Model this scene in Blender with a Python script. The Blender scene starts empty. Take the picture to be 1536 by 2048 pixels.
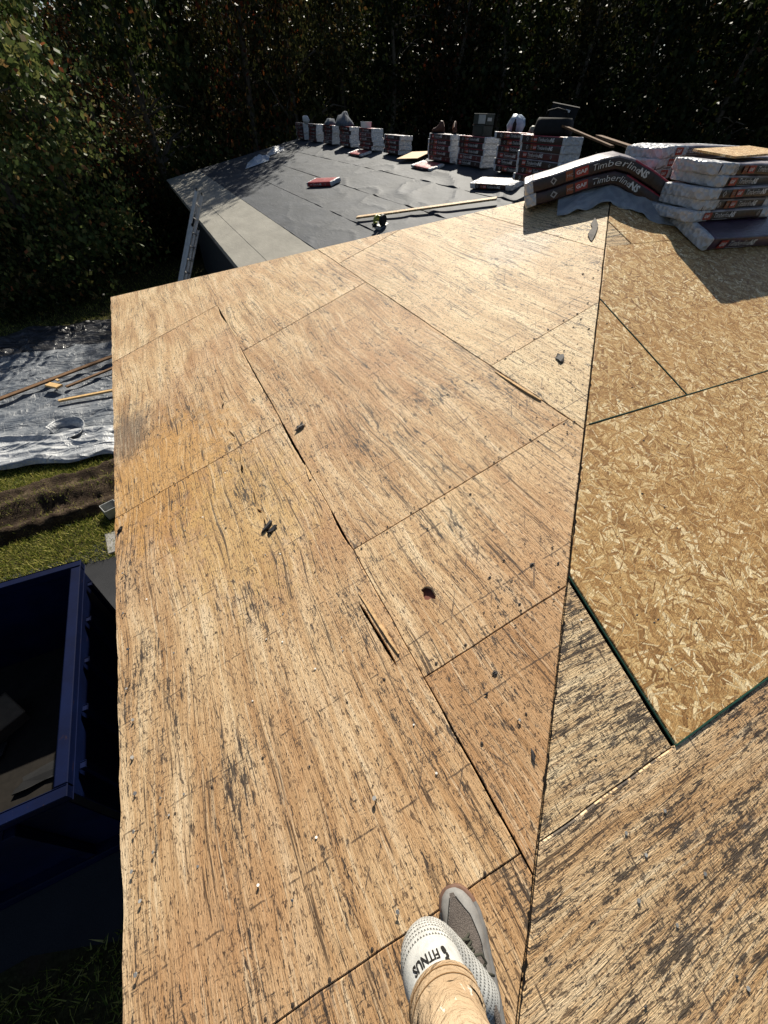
import bpy, bmesh, math, random
import numpy as np
from mathutils import Vector, Matrix, noise
random.seed(7)
rng = np.random.default_rng(7)
scene = bpy.context.scene
COL = scene.collection
rad = math.radians

# ------------------------------------------------------------------ camera
# world: x = across the house (right), y = along the left eave (away), z up; the camera is the origin
RR = ((0.89893976, -0.29123058, 0.32724922), (-0.43736629, -0.63904515, 0.63271797), (0.02486020, -0.71190312, -0.70183753))
cam_d = bpy.data.cameras.new('camera')
cam = bpy.data.objects.new('camera', cam_d)
COL.objects.link(cam)
cam.matrix_world = Matrix(((RR[0][0], -RR[0][1], -RR[0][2], 0), (RR[1][0], -RR[1][1], -RR[1][2], 0),
                           (RR[2][0], -RR[2][1], -RR[2][2], 0), (0, 0, 0, 1)))
cam_d.sensor_fit = 'VERTICAL'
cam_d.sensor_height = 32.0
cam_d.lens = 32.0 * 800 / 2048
cam_d.clip_start = 0.05
cam_d.clip_end = 2000
scene.camera = cam

# ------------------------------------------------------------------ sky, sun, exposure
SUN = Vector((0.52, 0.97, 1.0)).normalized()
world = bpy.data.worlds.new('World')
scene.world = world
world.use_nodes = True
wn = world.node_tree
bg = wn.nodes['Background']
sky = wn.nodes.new('ShaderNodeTexSky')
sky.sky_type = 'NISHITA'
sky.sun_disc = False
sky.sun_elevation = math.asin(SUN.z)
sky.sun_rotation = math.atan2(SUN.x, SUN.y)
wn.links.new(sky.outputs[0], bg.inputs[0])
bg.inputs[1].default_value = 0.05
sun_d = bpy.data.lights.new('sun', 'SUN')
sun_d.energy = 5.0
sun_d.angle = rad(0.5)
sun_d.color = (1.0, 0.93, 0.80)
sun = bpy.data.objects.new('sun', sun_d)
COL.objects.link(sun)
sun.rotation_euler = SUN.to_track_quat('Z', 'Y').to_euler()
sun.location = (20, 35, 38)
vs = scene.view_settings
vs.view_transform = 'Standard'
vs.look = 'None'
vs.exposure = 0.56
vs.gamma = 1.0
vs.use_curve_mapping = False
scene.cycles.max_bounces = 4
scene.cycles.use_adaptive_sampling = True
scene.cycles.adaptive_threshold = 0.02
scene.cycles.diffuse_bounces = 2
scene.cycles.glossy_bounces = 2
scene.cycles.transmission_bounces = 3

# ------------------------------------------------------------------ helpers
def tag(o, label=None, cat=None, group=None, kind=None):
    if label: o['label'] = label
    if cat: o['category'] = cat
    if group: o['group'] = group
    if kind: o['kind'] = kind
    return o

def empty(name, loc=(0, 0, 0), rot=(0, 0, 0)):
    o = bpy.data.objects.new(name, None)
    o.empty_display_size = 0.1
    COL.objects.link(o)
    o.location = loc
    o.rotation_euler = rot
    return o

def link(name, me, parent=None, loc=None, rot=None):
    o = bpy.data.objects.new(name, me)
    COL.objects.link(o)
    if parent is not None: o.parent = parent
    if loc is not None: o.location = loc
    if rot is not None: o.rotation_euler = rot
    return o

def mesh(name, verts, faces, mats, midx=None, smooth=False, uv=None):
    me = bpy.data.meshes.new(name)
    me.from_pydata([tuple(v) for v in verts], [], [tuple(f) for f in faces])
    for m in (mats if isinstance(mats, (list, tuple)) else [mats]): me.materials.append(m)
    if midx is not None: me.polygons.foreach_set('material_index', midx)
    if smooth: me.polygons.foreach_set('use_smooth', [True] * len(me.polygons))
    if uv is not None:
        l = me.uv_layers.new(name='UVMap')
        for lp in me.loops: l.data[lp.index].uv = uv[lp.vertex_index]
    me.update()
    return me

class MB:
    """collects shapes into one mesh"""
    def __init__(s): s.v = []; s.f = []; s.m = []
    def add(s, v, f, mi=0):
        b = len(s.v)
        s.v += [tuple(x) for x in v]
        s.f += [tuple(i + b for i in q) for q in f]
        s.m += [mi] * len(f)
    def box(s, c, d, M=None, mi=0, bev=0.0):
        x, y, z = d[0] / 2, d[1] / 2, d[2] / 2
        if bev > 0:
            v = []
            bv = min(bev, x * .9, y * .9, z * .9)
            for sz in (-1, 1):
                for k, (ix, iz) in enumerate(((bv, 0), (0, bv))[::sz]):
                    zz = sz * (z - iz)
                    for px, py in ((-1, -1), (1, -1), (1, 1), (-1, 1)): v.append((px * (x - ix), py * (y - ix), zz))
            f = [(3, 2, 1, 0), (12, 13, 14, 15)]
            for r in range(3):
                for k in range(4): f.append((r * 4 + k, r * 4 + (k + 1) % 4, r * 4 + 4 + (k + 1) % 4, r * 4 + 4 + k))
        else:
            v = [(-x, -y, -z), (x, -y, -z), (x, y, -z), (-x, y, -z), (-x, -y, z), (x, -y, z), (x, y, z), (-x, y, z)]
            f = [(3, 2, 1, 0), (4, 5, 6, 7), (0, 1, 5, 4), (1, 2, 6, 5), (2, 3, 7, 6), (3, 0, 4, 7)]
        c = Vector(c)
        v = [(M @ Vector(a) if M else Vector(a)) + c for a in v]
        s.add(v, f, mi)
    def bar(s, a, b, w, h, up=(0, 0, 1), mi=0, bev=0.0):
        a = Vector(a); b = Vector(b); d = (b - a); L = d.length; d.normalize()
        sd = Vector(up).cross(d)
        if sd.length < 1e-4: sd = Vector((1, 0, 0)).cross(d)
        sd.normalize(); u = d.cross(sd)
        M = Matrix((d, sd, u)).transposed()
        s.box((a + b) / 2, (L, w, h), M, mi, bev)
    def tube(s, pts, rs, n=8, mi=0, cap=True):
        pts = [Vector(p) for p in pts]
        if not isinstance(rs, (list, tuple)): rs = [rs] * len(pts)
        v = []; f = []
        ref = None
        for i, p in enumerate(pts):
            d = (pts[min(i + 1, len(pts) - 1)] - pts[max(i - 1, 0)]).normalized()
            if ref is None: ref = Vector((0, 0, 1)) if abs(d.z) < .9 else Vector((1, 0, 0))
            a = d.cross(ref).normalized(); b = a.cross(d).normalized(); ref = b
            ref = b
            for k in range(n):
                t = 2 * math.pi * k / n
                v.append(p + (a * math.cos(t) + b * math.sin(t)) * rs[i])
        for i in range(len(pts) - 1):
            for k in range(n): f.append((i * n + k, i * n + (k + 1) % n, i * n + n + (k + 1) % n, i * n + n + k))
        if cap:
            f.append(tuple(range(n))[::-1]); f.append(tuple((len(pts) - 1) * n + k for k in range(n)))
        s.add(v, f, mi)
    def build(s, name, mats, parent=None, smooth=False):
        return link(name, mesh(name, s.v, s.f, mats, s.m, smooth), parent)

# ------------------------------------------------------------------ node helpers
class NT:
    def __init__(s, name):
        s.mat = bpy.data.materials.new(name)
        s.mat.use_nodes = True
        s.t = s.mat.node_tree
        s.b = s.t.nodes['Principled BSDF']
        s.out = s.t.nodes['Material Output']
    def n(s, typ, props=None, **inp):
        nd = s.t.nodes.new(typ)
        for k, v in (props or {}).items(): setattr(nd, k, v)
        for k, v in inp.items():
            key = int(k[1:]) if k[0] == 'i' and k[1:].isdigit() else k.replace('_', ' ')
            s.set(nd.inputs[key], v)
        return nd
    def set(s, sock, v):
        if isinstance(v, bpy.types.NodeSocket): s.t.links.new(v, sock)
        else: sock.default_value = v
    def math(s, op, a, b=0.0, c=None, clamp=False):
        nd = s.n('ShaderNodeMath', {'operation': op, 'use_clamp': clamp}, i0=a, i1=b)
        if c is not None: s.set(nd.inputs[2], c)
        return nd.outputs[0]
    def mix(s, f, a, b, bt='MIX'):
        nd = s.n('ShaderNodeMix', {'data_type': 'RGBA', 'blend_type': bt}, i0=f, i6=a, i7=b)
        return nd.outputs[2]
    def ramp(s, f, stops, interp='LINEAR'):
        nd = s.n('ShaderNodeValToRGB', None, i0=f)
        cr = nd.color_ramp; cr.interpolation = interp
        while len(cr.elements) < len(stops): cr.elements.new(0.5)
        for e, (p, c) in zip(cr.elements, stops):
            e.position = p
            e.color = c if len(c) == 4 else (*c, 1)
        return nd.outputs[0]
    def step(s, f, a, b):
        nd = s.n('ShaderNodeMapRange', {'interpolation_type': 'SMOOTHSTEP'}, i0=f, i1=a, i2=b, i3=0.0, i4=1.0)
        return nd.outputs[0]
    def mapping(s, vec, scale=(1, 1, 1), rot=(0, 0, 0), loc=(0, 0, 0)):
        nd = s.n('ShaderNodeMapping', None, Vector=vec, Scale=scale, Rotation=rot, Location=loc)
        return nd.outputs[0]
    def noise(s, vec, scale=5.0, detail=3.0, rough=0.5, dist=0.0):
        nd = s.n('ShaderNodeTexNoise', None, Vector=vec, Scale=scale, Detail=detail, Roughness=rough, Distortion=dist)
        return nd.outputs[0]
    def voro(s, vec, scale=5.0, feature='F1', rnd=1.0):
        return s.n('ShaderNodeTexVoronoi', {'feature': feature}, Vector=vec, Scale=scale, Randomness=rnd)
    def coord(s, which='Object'): return s.n('ShaderNodeTexCoord').outputs[which]
    def uv(s): return s.n('ShaderNodeTexCoord').outputs['UV']
    def rnd(s): return s.n('ShaderNodeObjectInfo').outputs['Random']
    def attr(s, name): return s.n('ShaderNodeAttribute', {'attribute_type': 'OBJECT', 'attribute_name': name}).outputs['Fac']
    def sep(s, vec):
        nd = s.n('ShaderNodeSeparateXYZ', None, i0=vec); return nd.outputs
    def comb(s, x, y, z=0.0): return s.n('ShaderNodeCombineXYZ', None, i0=x, i1=y, i2=z).outputs[0]
    def bump(s, h, strength=0.3, dist=0.01):
        nd = s.n('ShaderNodeBump', None, Strength=strength, Distance=dist, Height=h)
        s.t.links.new(nd.outputs[0], s.b.inputs['Normal'])
    def fin(s, color=None, rough=0.7, spec=0.3, metal=0.0):
        if color is not None: s.set(s.b.inputs['Base Color'], color)
        s.set(s.b.inputs['Roughness'], rough)
        s.set(s.b.inputs['Specular IOR Level'], spec)
        s.set(s.b.inputs['Metallic'], metal)
        return s.mat

def simple(name, c, rough=0.7, spec=0.3, metal=0.0, var=0.25, scale=12.0, bump=0.15, bd=0.004):
    m = NT(name)
    n1 = m.noise(m.coord(), scale, 5, 0.6)
    n2 = m.noise(m.coord(), scale * 6, 2, 0.6)
    f = m.math('ADD', m.math('MULTIPLY', n1, 0.7), m.math('MULTIPLY', n2, 0.3))
    lo = tuple(x * (1 - var) for x in c); hi = tuple(min(1, x * (1 + var)) for x in c)
    col = m.ramp(f, [(0.3, lo), (0.7, hi)])
    if bump: m.bump(f, bump, bd)
    return m.fin(col, rough, spec, metal)

# ------------------------------------------------------------------ materials
def mat_plywood(name, patches):
    m = NT(name)
    uv = m.uv()
    o = m.sep(uv)
    r = m.rnd()
    wear = m.attr('wear')
    shift = m.comb(m.math('MULTIPLY', r, 37.0), m.math('MULTIPLY', r, 91.0), 0.0)
    p = m.n('ShaderNodeVectorMath', {'operation': 'ADD'}, i0=uv, i1=shift).outputs[0]
    warp = m.noise(m.mapping(p, (1.3, 0.5, 1)), 1.6, 2, 0.5)
    pw = m.n('ShaderNodeVectorMath', {'operation': 'ADD'}, i0=p, i1=m.comb(m.math('MULTIPLY', m.math('SUBTRACT', warp, 0.5), 0.22), 0.0)).outputs[0]
    big = m.noise(p, 0.9, 2, 0.55)
    mid = m.noise(m.mapping(pw, (7, 0.8, 1)), 1.5, 3, 0.6)
    grain = m.noise(m.mapping(pw, (62, 2.2, 1)), 1.0, 3, 0.7)
    fine = m.noise(m.mapping(p, (210, 20, 1)), 1.0, 3, 0.75)
    dash = m.noise(m.mapping(p, (74, 25, 1), loc=(3, 1, 0)), 1.0, 3, 0.75)
    dash2 = m.noise(m.mapping(m.mapping(p, (1, 1, 1), (0, 0, 0.22)), (125, 46, 1)), 1.0, 2, 0.75)
    # worn wood: cream, tan and orange-brown heart grain, each sheet its own mix
    c = m.ramp(mid, [(0.28, (0.40, 0.225, 0.10)), (0.42, (0.58, 0.375, 0.19)), (0.57, (0.72, 0.52, 0.295)), (0.72, (0.83, 0.66, 0.43))])
    c = m.mix(m.math('MULTIPLY', m.step(big, 0.40, 0.70), m.math('ADD', 0.25, m.math('MULTIPLY', r, 0.4))), c, (0.46, 0.235, 0.11, 1))
    c = m.mix(m.math('MULTIPLY', m.attr('pale'), 0.62), c, (0.76, 0.62, 0.38, 1))
    c = m.mix(m.math('MULTIPLY', m.attr('brown'), 0.62), c, (0.33, 0.155, 0.06, 1))
    kn = m.voro(m.mapping(p, (2.6, 1.0, 1)), 1.1)
    kd = m.math('MULTIPLY', kn.outputs['Distance'], m.math('ADD', 0.8, m.math('MULTIPLY', warp, 0.5)))
    kk = m.math('GREATER_THAN', m.sep(kn.outputs['Color'])[1], 0.45)
    ring = m.math('MULTIPLY', m.step(m.math('SINE', m.math('MULTIPLY', kd, 150.0)), 0.1, 0.9), m.step(kd, 0.20, 0.05))
    c = m.mix(m.math('MULTIPLY', m.math('MULTIPLY', ring, kk), 0.5), c, (0.30, 0.15, 0.06, 1))
    c = m.mix(m.math('MULTIPLY', m.math('MULTIPLY', m.step(kd, 0.034, 0.022), kk), 0.85), c, (0.11, 0.048, 0.022, 1))
    brk = m.noise(m.mapping(uv, (5, 3, 1)), 3.0, 3, 0.72)
    for (a, b, ra, rb, colr, amt) in patches:
        d = m.n('ShaderNodeVectorMath', {'operation': 'LENGTH'}, i0=m.comb(m.math('DIVIDE', m.math('SUBTRACT', o[0], a), ra), m.math('DIVIDE', m.math('SUBTRACT', o[1], b), rb))).outputs['Value']
        e = m.math('ADD', d, m.math('MULTIPLY', m.math('SUBTRACT', brk, 0.5), 2.4))
        c = m.mix(m.math('MULTIPLY', m.step(e, 1.25, 0.45), amt), c, (*colr, 1))
    c = m.mix(m.math('MULTIPLY', m.step(grain, 0.50, 0.66), 0.5), c, (0.34, 0.18, 0.07, 1))
    c = m.mix(m.math('MULTIPLY', m.step(grain, 0.46, 0.34), 0.4), c, (0.86, 0.72, 0.50, 1))
    c = m.mix(m.math('MULTIPLY', m.step(fine, 0.56, 0.64), 0.68), c, (0.20, 0.105, 0.045, 1))
    c = m.mix(m.math('MULTIPLY', m.step(dash, 0.60, 0.635), 0.80), c, (0.10, 0.052, 0.026, 1))
    dash3 = m.noise(m.mapping(m.mapping(p, (1, 1, 1), (0, 0, -0.12)), (44, 11, 1), loc=(8, 3, 0)), 1.0, 3, 0.78)
    c = m.mix(m.math('MULTIPLY', m.step(dash3, 0.605, 0.64), 0.78), c, (0.10, 0.06, 0.035, 1))
    c = m.mix(m.math('MULTIPLY', m.step(dash2, 0.605, 0.635), 0.88), c, (0.055, 0.034, 0.022, 1))
    # checks: long thin dark cracks along the grain
    ck = m.noise(m.mapping(pw, (30, 0.35, 1), loc=(7, 3, 0)), 1.0, 2, 0.6)
    ckz = m.noise(m.mapping(p, (6, 2.6, 1), loc=(1, 8, 0)), 1.0, 2, 0.5)
    ckm = m.math('MULTIPLY', m.step(m.math('ABSOLUTE', m.math('SUBTRACT', ck, 0.5)), 0.013, 0.004), m.step(ckz, 0.38, 0.50))
    c = m.mix(m.math('MULTIPLY', ckm, 0.85), c, (0.055, 0.033, 0.02, 1))
    # scored and nailed lines across the grain over each rafter
    po = m.sep(p)
    rv = m.math('ADD', m.math('DIVIDE', po[1], 0.406), m.math('MULTIPLY', m.math('SUBTRACT', brk, 0.5), 0.035))
    rl = m.step(m.math('ABSOLUTE', m.math('SUBTRACT', m.math('FRACT', rv), 0.5)), 0.009, 0.004)
    rl = m.math('MULTIPLY', rl, m.step(m.noise(m.mapping(p, (11, 2.5, 1), loc=(6, 6, 0)), 1.0, 3, 0.7), 0.44, 0.56))
    c = m.mix(m.math('MULTIPLY', rl, 0.8), c, (0.07, 0.045, 0.03, 1))
    # black asphalt and mildew specks lying along the grain, ticks across it
    spn = m.noise(m.mapping(p, (78, 13, 1), loc=(2, 5, 0)), 1.0, 4, 0.8)
    str_ = m.noise(m.mapping(pw, (26, 2.2, 1), loc=(5, 2, 0)), 1.0, 3, 0.7)
    tick = m.noise(m.mapping(p, (22, 170, 1), loc=(9, 2, 0)), 1.0, 3, 0.65)
    zone = m.noise(m.mapping(p, (4.0, 1.5, 1), loc=(4, 4, 0)), 1.0, 3, 0.65)
    lvl = m.math('ADD', m.math('MULTIPLY', wear, 0.155), m.math('MULTIPLY', m.math('SUBTRACT', zone, 0.5), 0.40))
    dens = m.math('ADD', lvl, m.math('MULTIPLY', m.math('SUBTRACT', str_, 0.5), 0.50))
    sp = m.step(m.math('SUBTRACT', spn, m.math('SUBTRACT', 0.69, dens)), -0.008, 0.02)
    tk = m.math('MULTIPLY', m.step(m.math('SUBTRACT', tick, m.math('SUBTRACT', 0.69, lvl)), 0.0, 0.04), m.step(dash, 0.40, 0.5))
    sp = m.math('MAXIMUM', sp, m.math('MULTIPLY', tk, 0.85))
    c = m.mix(m.math('MULTIPLY', sp, 0.9), c, (0.034, 0.027, 0.024, 1))
    # grey weather smears, faint water stains
    sm = m.step(m.math('SUBTRACT', brk, m.math('SUBTRACT', 0.70, m.math('MULTIPLY', wear, 0.10))), -0.05, 0.12)
    c = m.mix(m.math('MULTIPLY', sm, 0.42), c, (0.13, 0.11, 0.095, 1))
    # shovel scratches at odd angles
    for ang, sc in ((0.7, 1.0), (-0.5, 1.3)):
        q = m.mapping(m.mapping(p, (1, 1, 1), (0, 0, ang)), (95, 3.6, 1))
        s1 = m.math('MULTIPLY', m.step(m.noise(q, sc, 2, 0.6), 0.64, 0.69), m.step(m.noise(m.mapping(p, (1.7, 1.7, 1), loc=(ang, 0, 0)), 1.0, 1, 0.5), 0.48, 0.62))
        c = m.mix(m.math('MULTIPLY', s1, 0.7), c, (0.07, 0.05, 0.04, 1))
    # old nail holes
    for sc, rr_, keep in ((7.0, 0.05, 0.45), (14.0, 0.06, 0.72)):
        v = m.voro(p, sc)
        hm = m.math('MULTIPLY', m.step(v.outputs['Distance'], rr_, rr_ * 0.6), m.math('GREATER_THAN', m.sep(v.outputs['Color'])[0], keep))
        c = m.mix(m.math('MULTIPLY', hm, 0.95), c, (0.02, 0.017, 0.015, 1))
    m.bump(m.math('MULTIPLY', fine, -1.0), 0.8, 0.006)
    return m.fin(c, 0.62, 0.3)

def mat_osb():
    m = NT('osb_strands')
    uv = m.uv()
    r = m.rnd()
    shift = m.comb(m.math('MULTIPLY', r, 53.0), m.math('MULTIPLY', r, 29.0), 0.0)
    p = m.n('ShaderNodeVectorMath', {'operation': 'ADD'}, i0=uv, i1=shift).outputs[0]
    ragged = m.n('ShaderNodeTexNoise', None, Vector=p, Scale=120.0, Detail=1.0)
    wob = m.n('ShaderNodeVectorMath', {'operation': 'SCALE'}, i0=m.n('ShaderNodeVectorMath', {'operation': 'SUBTRACT'}, i0=ragged.outputs['Color'], i1=(0.5, 0.5, 0.5)).outputs[0], Scale=0.0045).outputs[0]
    p = m.n('ShaderNodeVectorMath', {'operation': 'ADD'}, i0=p, i1=wob).outputs[0]
    stops = [(0.0, (0.12, 0.052, 0.016)), (0.2, (0.30, 0.155, 0.052)), (0.45, (0.48, 0.285, 0.108)), (0.66, (0.62, 0.43, 0.195)), (0.85, (0.82, 0.66, 0.39)), (1.0, (0.95, 0.84, 0.60))]
    # ground layer: fine fibres
    g0 = m.noise(m.mapping(p, (22, 110, 1)), 1.0, 4, 0.7)
    c = m.ramp(m.math('ADD', m.math('MULTIPLY', m.math('SUBTRACT', g0, 0.5), 2.2), 0.42), stops)
    # strands: one randomly turned sliver per cell, several layers
    for i, (sc, w, l, spread) in enumerate(((8.5, 0.026, 0.076, 3.1), (10.0, 0.019, 0.066, 3.1), (12.5, 0.014, 0.058, 1.8), (15.0, 0.010, 0.048, 3.1), (18.0, 0.0072, 0.044, 2.4), (22.0, 0.0048, 0.038, 3.1), (28.0, 0.0032, 0.032, 3.1))):
        q = m.mapping(p, (1, 1, 1), (0, 0, 0.4 * i), (i * 3.137, i * 1.71, 0))
        v = m.voro(q, sc)
        cc = m.sep(v.outputs['Color'])
        loc = m.n('ShaderNodeVectorMath', {'operation': 'SUBTRACT'}, i0=q, i1=v.outputs['Position']).outputs[0]
        ang = m.math('MULTIPLY', cc[0], spread)
        rot = m.n('ShaderNodeVectorRotate', {'rotation_type': 'Z_AXIS'}, Vector=loc, Angle=ang).outputs[0]
        lo = m.sep(rot)
        ax_ = m.math('ABSOLUTE', lo[0]); ay = m.math('ABSOLUTE', lo[1])
        hw = m.math('MULTIPLY', m.math('ADD', 0.45, m.math('MULTIPLY', cc[1], 0.6)), w)
        mk = m.math('MULTIPLY', m.math('LESS_THAN', ax_, hw), m.math('LESS_THAN', ay, l))
        rim = m.math('GREATER_THAN', ax_, m.math('SUBTRACT', hw, 0.0016))
        fib = m.noise(m.mapping(m.n('ShaderNodeVectorMath', {'operation': 'ADD'}, i0=rot, i1=v.outputs['Color']).outputs[0], (420, 16, 1)), 1.0, 2, 0.7)
        val = m.math('ADD', m.math('ADD', m.math('MULTIPLY', cc[2], 0.78), m.math('MULTIPLY', m.math('SUBTRACT', fib, 0.5), 0.75)), 0.10, clamp=True)
        col = m.ramp(val, stops)
        col = m.mix(m.math('MULTIPLY', rim, 0.6), col, (0.11, 0.048, 0.016, 1))
        c = m.mix(mk, c, col)
    sh = m.n('ShaderNodeTexNoise', None, Vector=p, Scale=1.6, Detail=2.0).outputs[0]
    c = m.mix(m.math('MULTIPLY', m.step(sh, 0.40, 0.7), 0.22), c, (0.44, 0.23, 0.07, 1))
    c = m.mix(0.05, c, (0.56, 0.40, 0.20, 1))
    m.bump(m.noise(m.mapping(m.mapping(uv, (1, 1, 1), (0, 0, 0.5)), (150, 40, 1)), 1.0, 2, 0.7), 0.6, 0.005)
    return m.fin(c, 0.6, 0.3)

ORANGE = (0.56, 0.30, 0.085)
M_PLY_A = mat_plywood('plywood_old_left', [(-0.95, 2.55, 0.60, 0.72, ORANGE, 0.78), (-0.55, 1.75, 0.40, 0.6, (0.62, 0.40, 0.15), 0.6),
                                           (2.15, 2.85, 0.30, 0.30, (0.70, 0.64, 0.55), 0.45), (-1.20, 3.3, 0.20, 0.38, (0.10, 0.085, 0.075), 0.7), (0.35, 0.35, 0.7, 0.6, (0.40, 0.20, 0.085), 0.35)])
M_PLY_B = mat_plywood('plywood_old_right', [(-0.75, 1.9, 0.35, 1.2, (0.56, 0.37, 0.17), 0.4)])
M_OSB = mat_osb()
M_EDGE_GREEN = simple('green_edge_paint', (0.012, 0.05, 0.035), 0.6)
M_DECK = simple('dark_underside', (0.02, 0.014, 0.010), 0.9)
M_WOODRAW = simple('raw_lumber', (0.55, 0.36, 0.16), 0.65, 0.3, var=0.3)
M_WOODOLD = simple('brown_board', (0.14, 0.075, 0.035), 0.75, 0.3, var=0.4)
M_STEEL = simple('galvanised_nail', (0.36, 0.35, 0.33), 0.55, 0.4, 0.3, var=0.2, scale=90)
M_RUST = simple('dark_nail_shank', (0.06, 0.045, 0.035), 0.6, 0.4, 0.4)
M_TARSCRAP = simple('tar_paper_scrap', (0.045, 0.042, 0.042), 0.7, 0.3, var=0.4, scale=30)
M_GREYSCRAP = simple('grey_shingle_scrap', (0.17, 0.155, 0.14), 0.85, 0.2, var=0.3, scale=60)
M_SIDING = simple('grey_siding', (0.045, 0.048, 0.055), 0.6)
M_FASCIA = simple('painted_fascia', (0.30, 0.28, 0.25), 0.6)
M_ALU = simple('ladder_aluminium', (0.46, 0.45, 0.44), 0.5, 0.5, 0.4, var=0.2)
M_BLACKRUB = simple('black_rubber', (0.012, 0.012, 0.012), 0.6)
_b = NT('blue_dumpster_paint')
_q = _b.noise(_b.mapping(_b.coord(), (1, 1, 5)), 7, 5, 0.7); _s = _b.noise(_b.mapping(_b.coord(), (3, 3, .6), (.4, .3, 0)), 30, 3, 0.7)
_k = _b.ramp(_b.noise(_b.coord(), 2.5, 4, 0.6), [(0.35, (0.0008, 0.003, 0.020)), (0.65, (0.0014, 0.006, 0.036))])
_k = _b.mix(_b.math('MULTIPLY', _b.step(_s, 0.66, 0.72), 0.5), _k, (0.03, 0.035, 0.06, 1))
_k = _b.mix(_b.math('MULTIPLY', _b.step(_q, 0.62, 0.72), 0.7), _k, (0.035, 0.018, 0.010, 1))
M_BLUESTEEL = _b.fin(_k, 0.6, 0.12)
M_DUMPFLOOR = simple('dirty_shaded_dumpster_floor', (0.013, 0.011, 0.009), 0.9, 0.2, var=0.5, scale=4)  # dirty floor, its colour taken near black to stand in for shade
M_CARD = simple('cardboard', (0.13, 0.095, 0.06), 0.9)
M_WHITEPL = NT('white_film_end')
_n = M_WHITEPL.noise(M_WHITEPL.coord(), 16, 5, 0.65, 0.6)
M_WHITEPL.bump(M_WHITEPL.voro(M_WHITEPL.mapping(M_WHITEPL.coord(), (1, 1, 1), (0.5, 0.3, 0.7)), 26).outputs['Distance'], 1.0, 0.02)
M_WHITEPL = M_WHITEPL.fin(M_WHITEPL.ramp(_n, [(0.3, (0.36, 0.37, 0.40)), (0.7, (0.62, 0.62, 0.63))]), 0.33, 0.5)
def mat_film(name, c1, c2, rough, sc=9):
    m = NT(name)
    n = m.noise(m.coord(), sc, 5, 0.6, 0.5)
    m.bump(m.noise(m.mapping(m.coord(), (2, 9, 2)), 5, 4, 0.6), 0.5, 0.015)
    return m.fin(m.ramp(n, [(0.4, c1), (0.62, c2)]), rough, 0.55)
M_FILMSIDE = mat_film('dark_printed_film', (0.012, 0.006, 0.007), (0.03, 0.010, 0.012), 0.4)
M_FILMTOP = mat_film('grey_printed_film', (0.16, 0.13, 0.14), (0.36, 0.33, 0.34), 0.36)
M_FILMRED = mat_film('red_printed_film', (0.24, 0.012, 0.02), (0.34, 0.03, 0.04), 0.36)
M_FILMPURP = mat_film('plum_printed_film', (0.03, 0.012, 0.03), (0.06, 0.028, 0.06), 0.36)
M_FILMMAROON = mat_film('maroon_printed_film', (0.05, 0.008, 0.010), (0.10, 0.014, 0.018), 0.4)
M_INKRED = simple('logo_red', (0.33, 0.03, 0.02), 0.4, 0.5, var=0.1)
M_INKORANGE = simple('logo_orange_band', (0.22, 0.05, 0.012), 0.45, 0.5, var=0.15)
M_INKWHITE = simple('white_ink', (0.62, 0.62, 0.62), 0.45, 0.5, var=0.08)
M_INKGREY = simple('grey_ink', (0.32, 0.31, 0.31), 0.5, 0.4, var=0.15)

def mat_membrane(name, c1, c2, rough, spec):
    m = NT(name)
    u = m.uv()
    n1 = m.noise(m.mapping(u, (1.2, 0.5, 1)), 2.2, 5, 0.62)
    n2 = m.noise(u, 55, 3, 0.6)
    wr = m.noise(m.mapping(u, (3.4, 1.2, 1), (0, 0, 0.5)), 2.4, 4, 0.6, 1.4)
    f = m.math('ADD', m.math('MULTIPLY', n1, 0.75), m.math('MULTIPLY', n2, 0.25))
    m.bump(m.math('ADD', wr, m.math('MULTIPLY', n2, 0.12)), 0.35, 0.02)
    return m.fin(m.ramp(f, [(0.3, c1), (0.7, c2)]), rough, spec)
M_MEMB = mat_membrane('black_synthetic_underlayment', (0.020, 0.026, 0.035), (0.066, 0.075, 0.092), 0.66, 0.2)
M_GREYMEMB = mat_membrane('grey_granule_starter', (0.22, 0.21, 0.185), (0.33, 0.315, 0.275), 0.9, 0.15)

def mat_ground():
    m = NT('lawn_ground')
    o = m.coord('Object')
    n1 = m.noise(o, 1.1, 6, 0.65); n2 = m.noise(o, 22, 4, 0.7)
    c = m.ramp(n2, [(0.3, (0.018, 0.018, 0.008)), (0.55, (0.05, 0.048, 0.018)), (0.75, (0.11, 0.095, 0.042))])
    c = m.mix(m.step(n1, 0.5, 0.68), c, (0.055, 0.038, 0.024, 1))
    m.bump(n2, 0.8, 0.05)
    return m.fin(c, 0.95, 0.1)
M_GROUND = mat_ground()
def mat_mud():
    m = NT('turned_mud')
    o = m.coord('Object')
    n1 = m.noise(o, 5, 6, 0.7); n2 = m.noise(o, 40, 4, 0.7)
    c = m.ramp(m.math('ADD', m.math('MULTIPLY', n1, 0.6), m.math('MULTIPLY', n2, 0.4)), [(0.35, (0.016, 0.010, 0.007)), (0.52, (0.055, 0.037, 0.024)), (0.68, (0.16, 0.12, 0.075))])
    m.bump(n2, 0.9, 0.04)
    return m.fin(c, 0.9, 0.15)
M_MUD = mat_mud()
def mat_asphalt():
    m = NT('asphalt')
    o = m.coord('Object')
    n1 = m.noise(o, 0.8, 5, 0.6); n2 = m.noise(o, 90, 3, 0.7)
    c = m.ramp(m.math('ADD', m.math('MULTIPLY', n1, 0.6), m.math('MULTIPLY', n2, 0.4)), [(0.35, (0.022, 0.023, 0.026)), (0.7, (0.05, 0.051, 0.055))])
    m.bump(n2, 0.6, 0.01)
    return m.fin(c, 0.9, 0.2)
M_ASPH = mat_asphalt()
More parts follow.
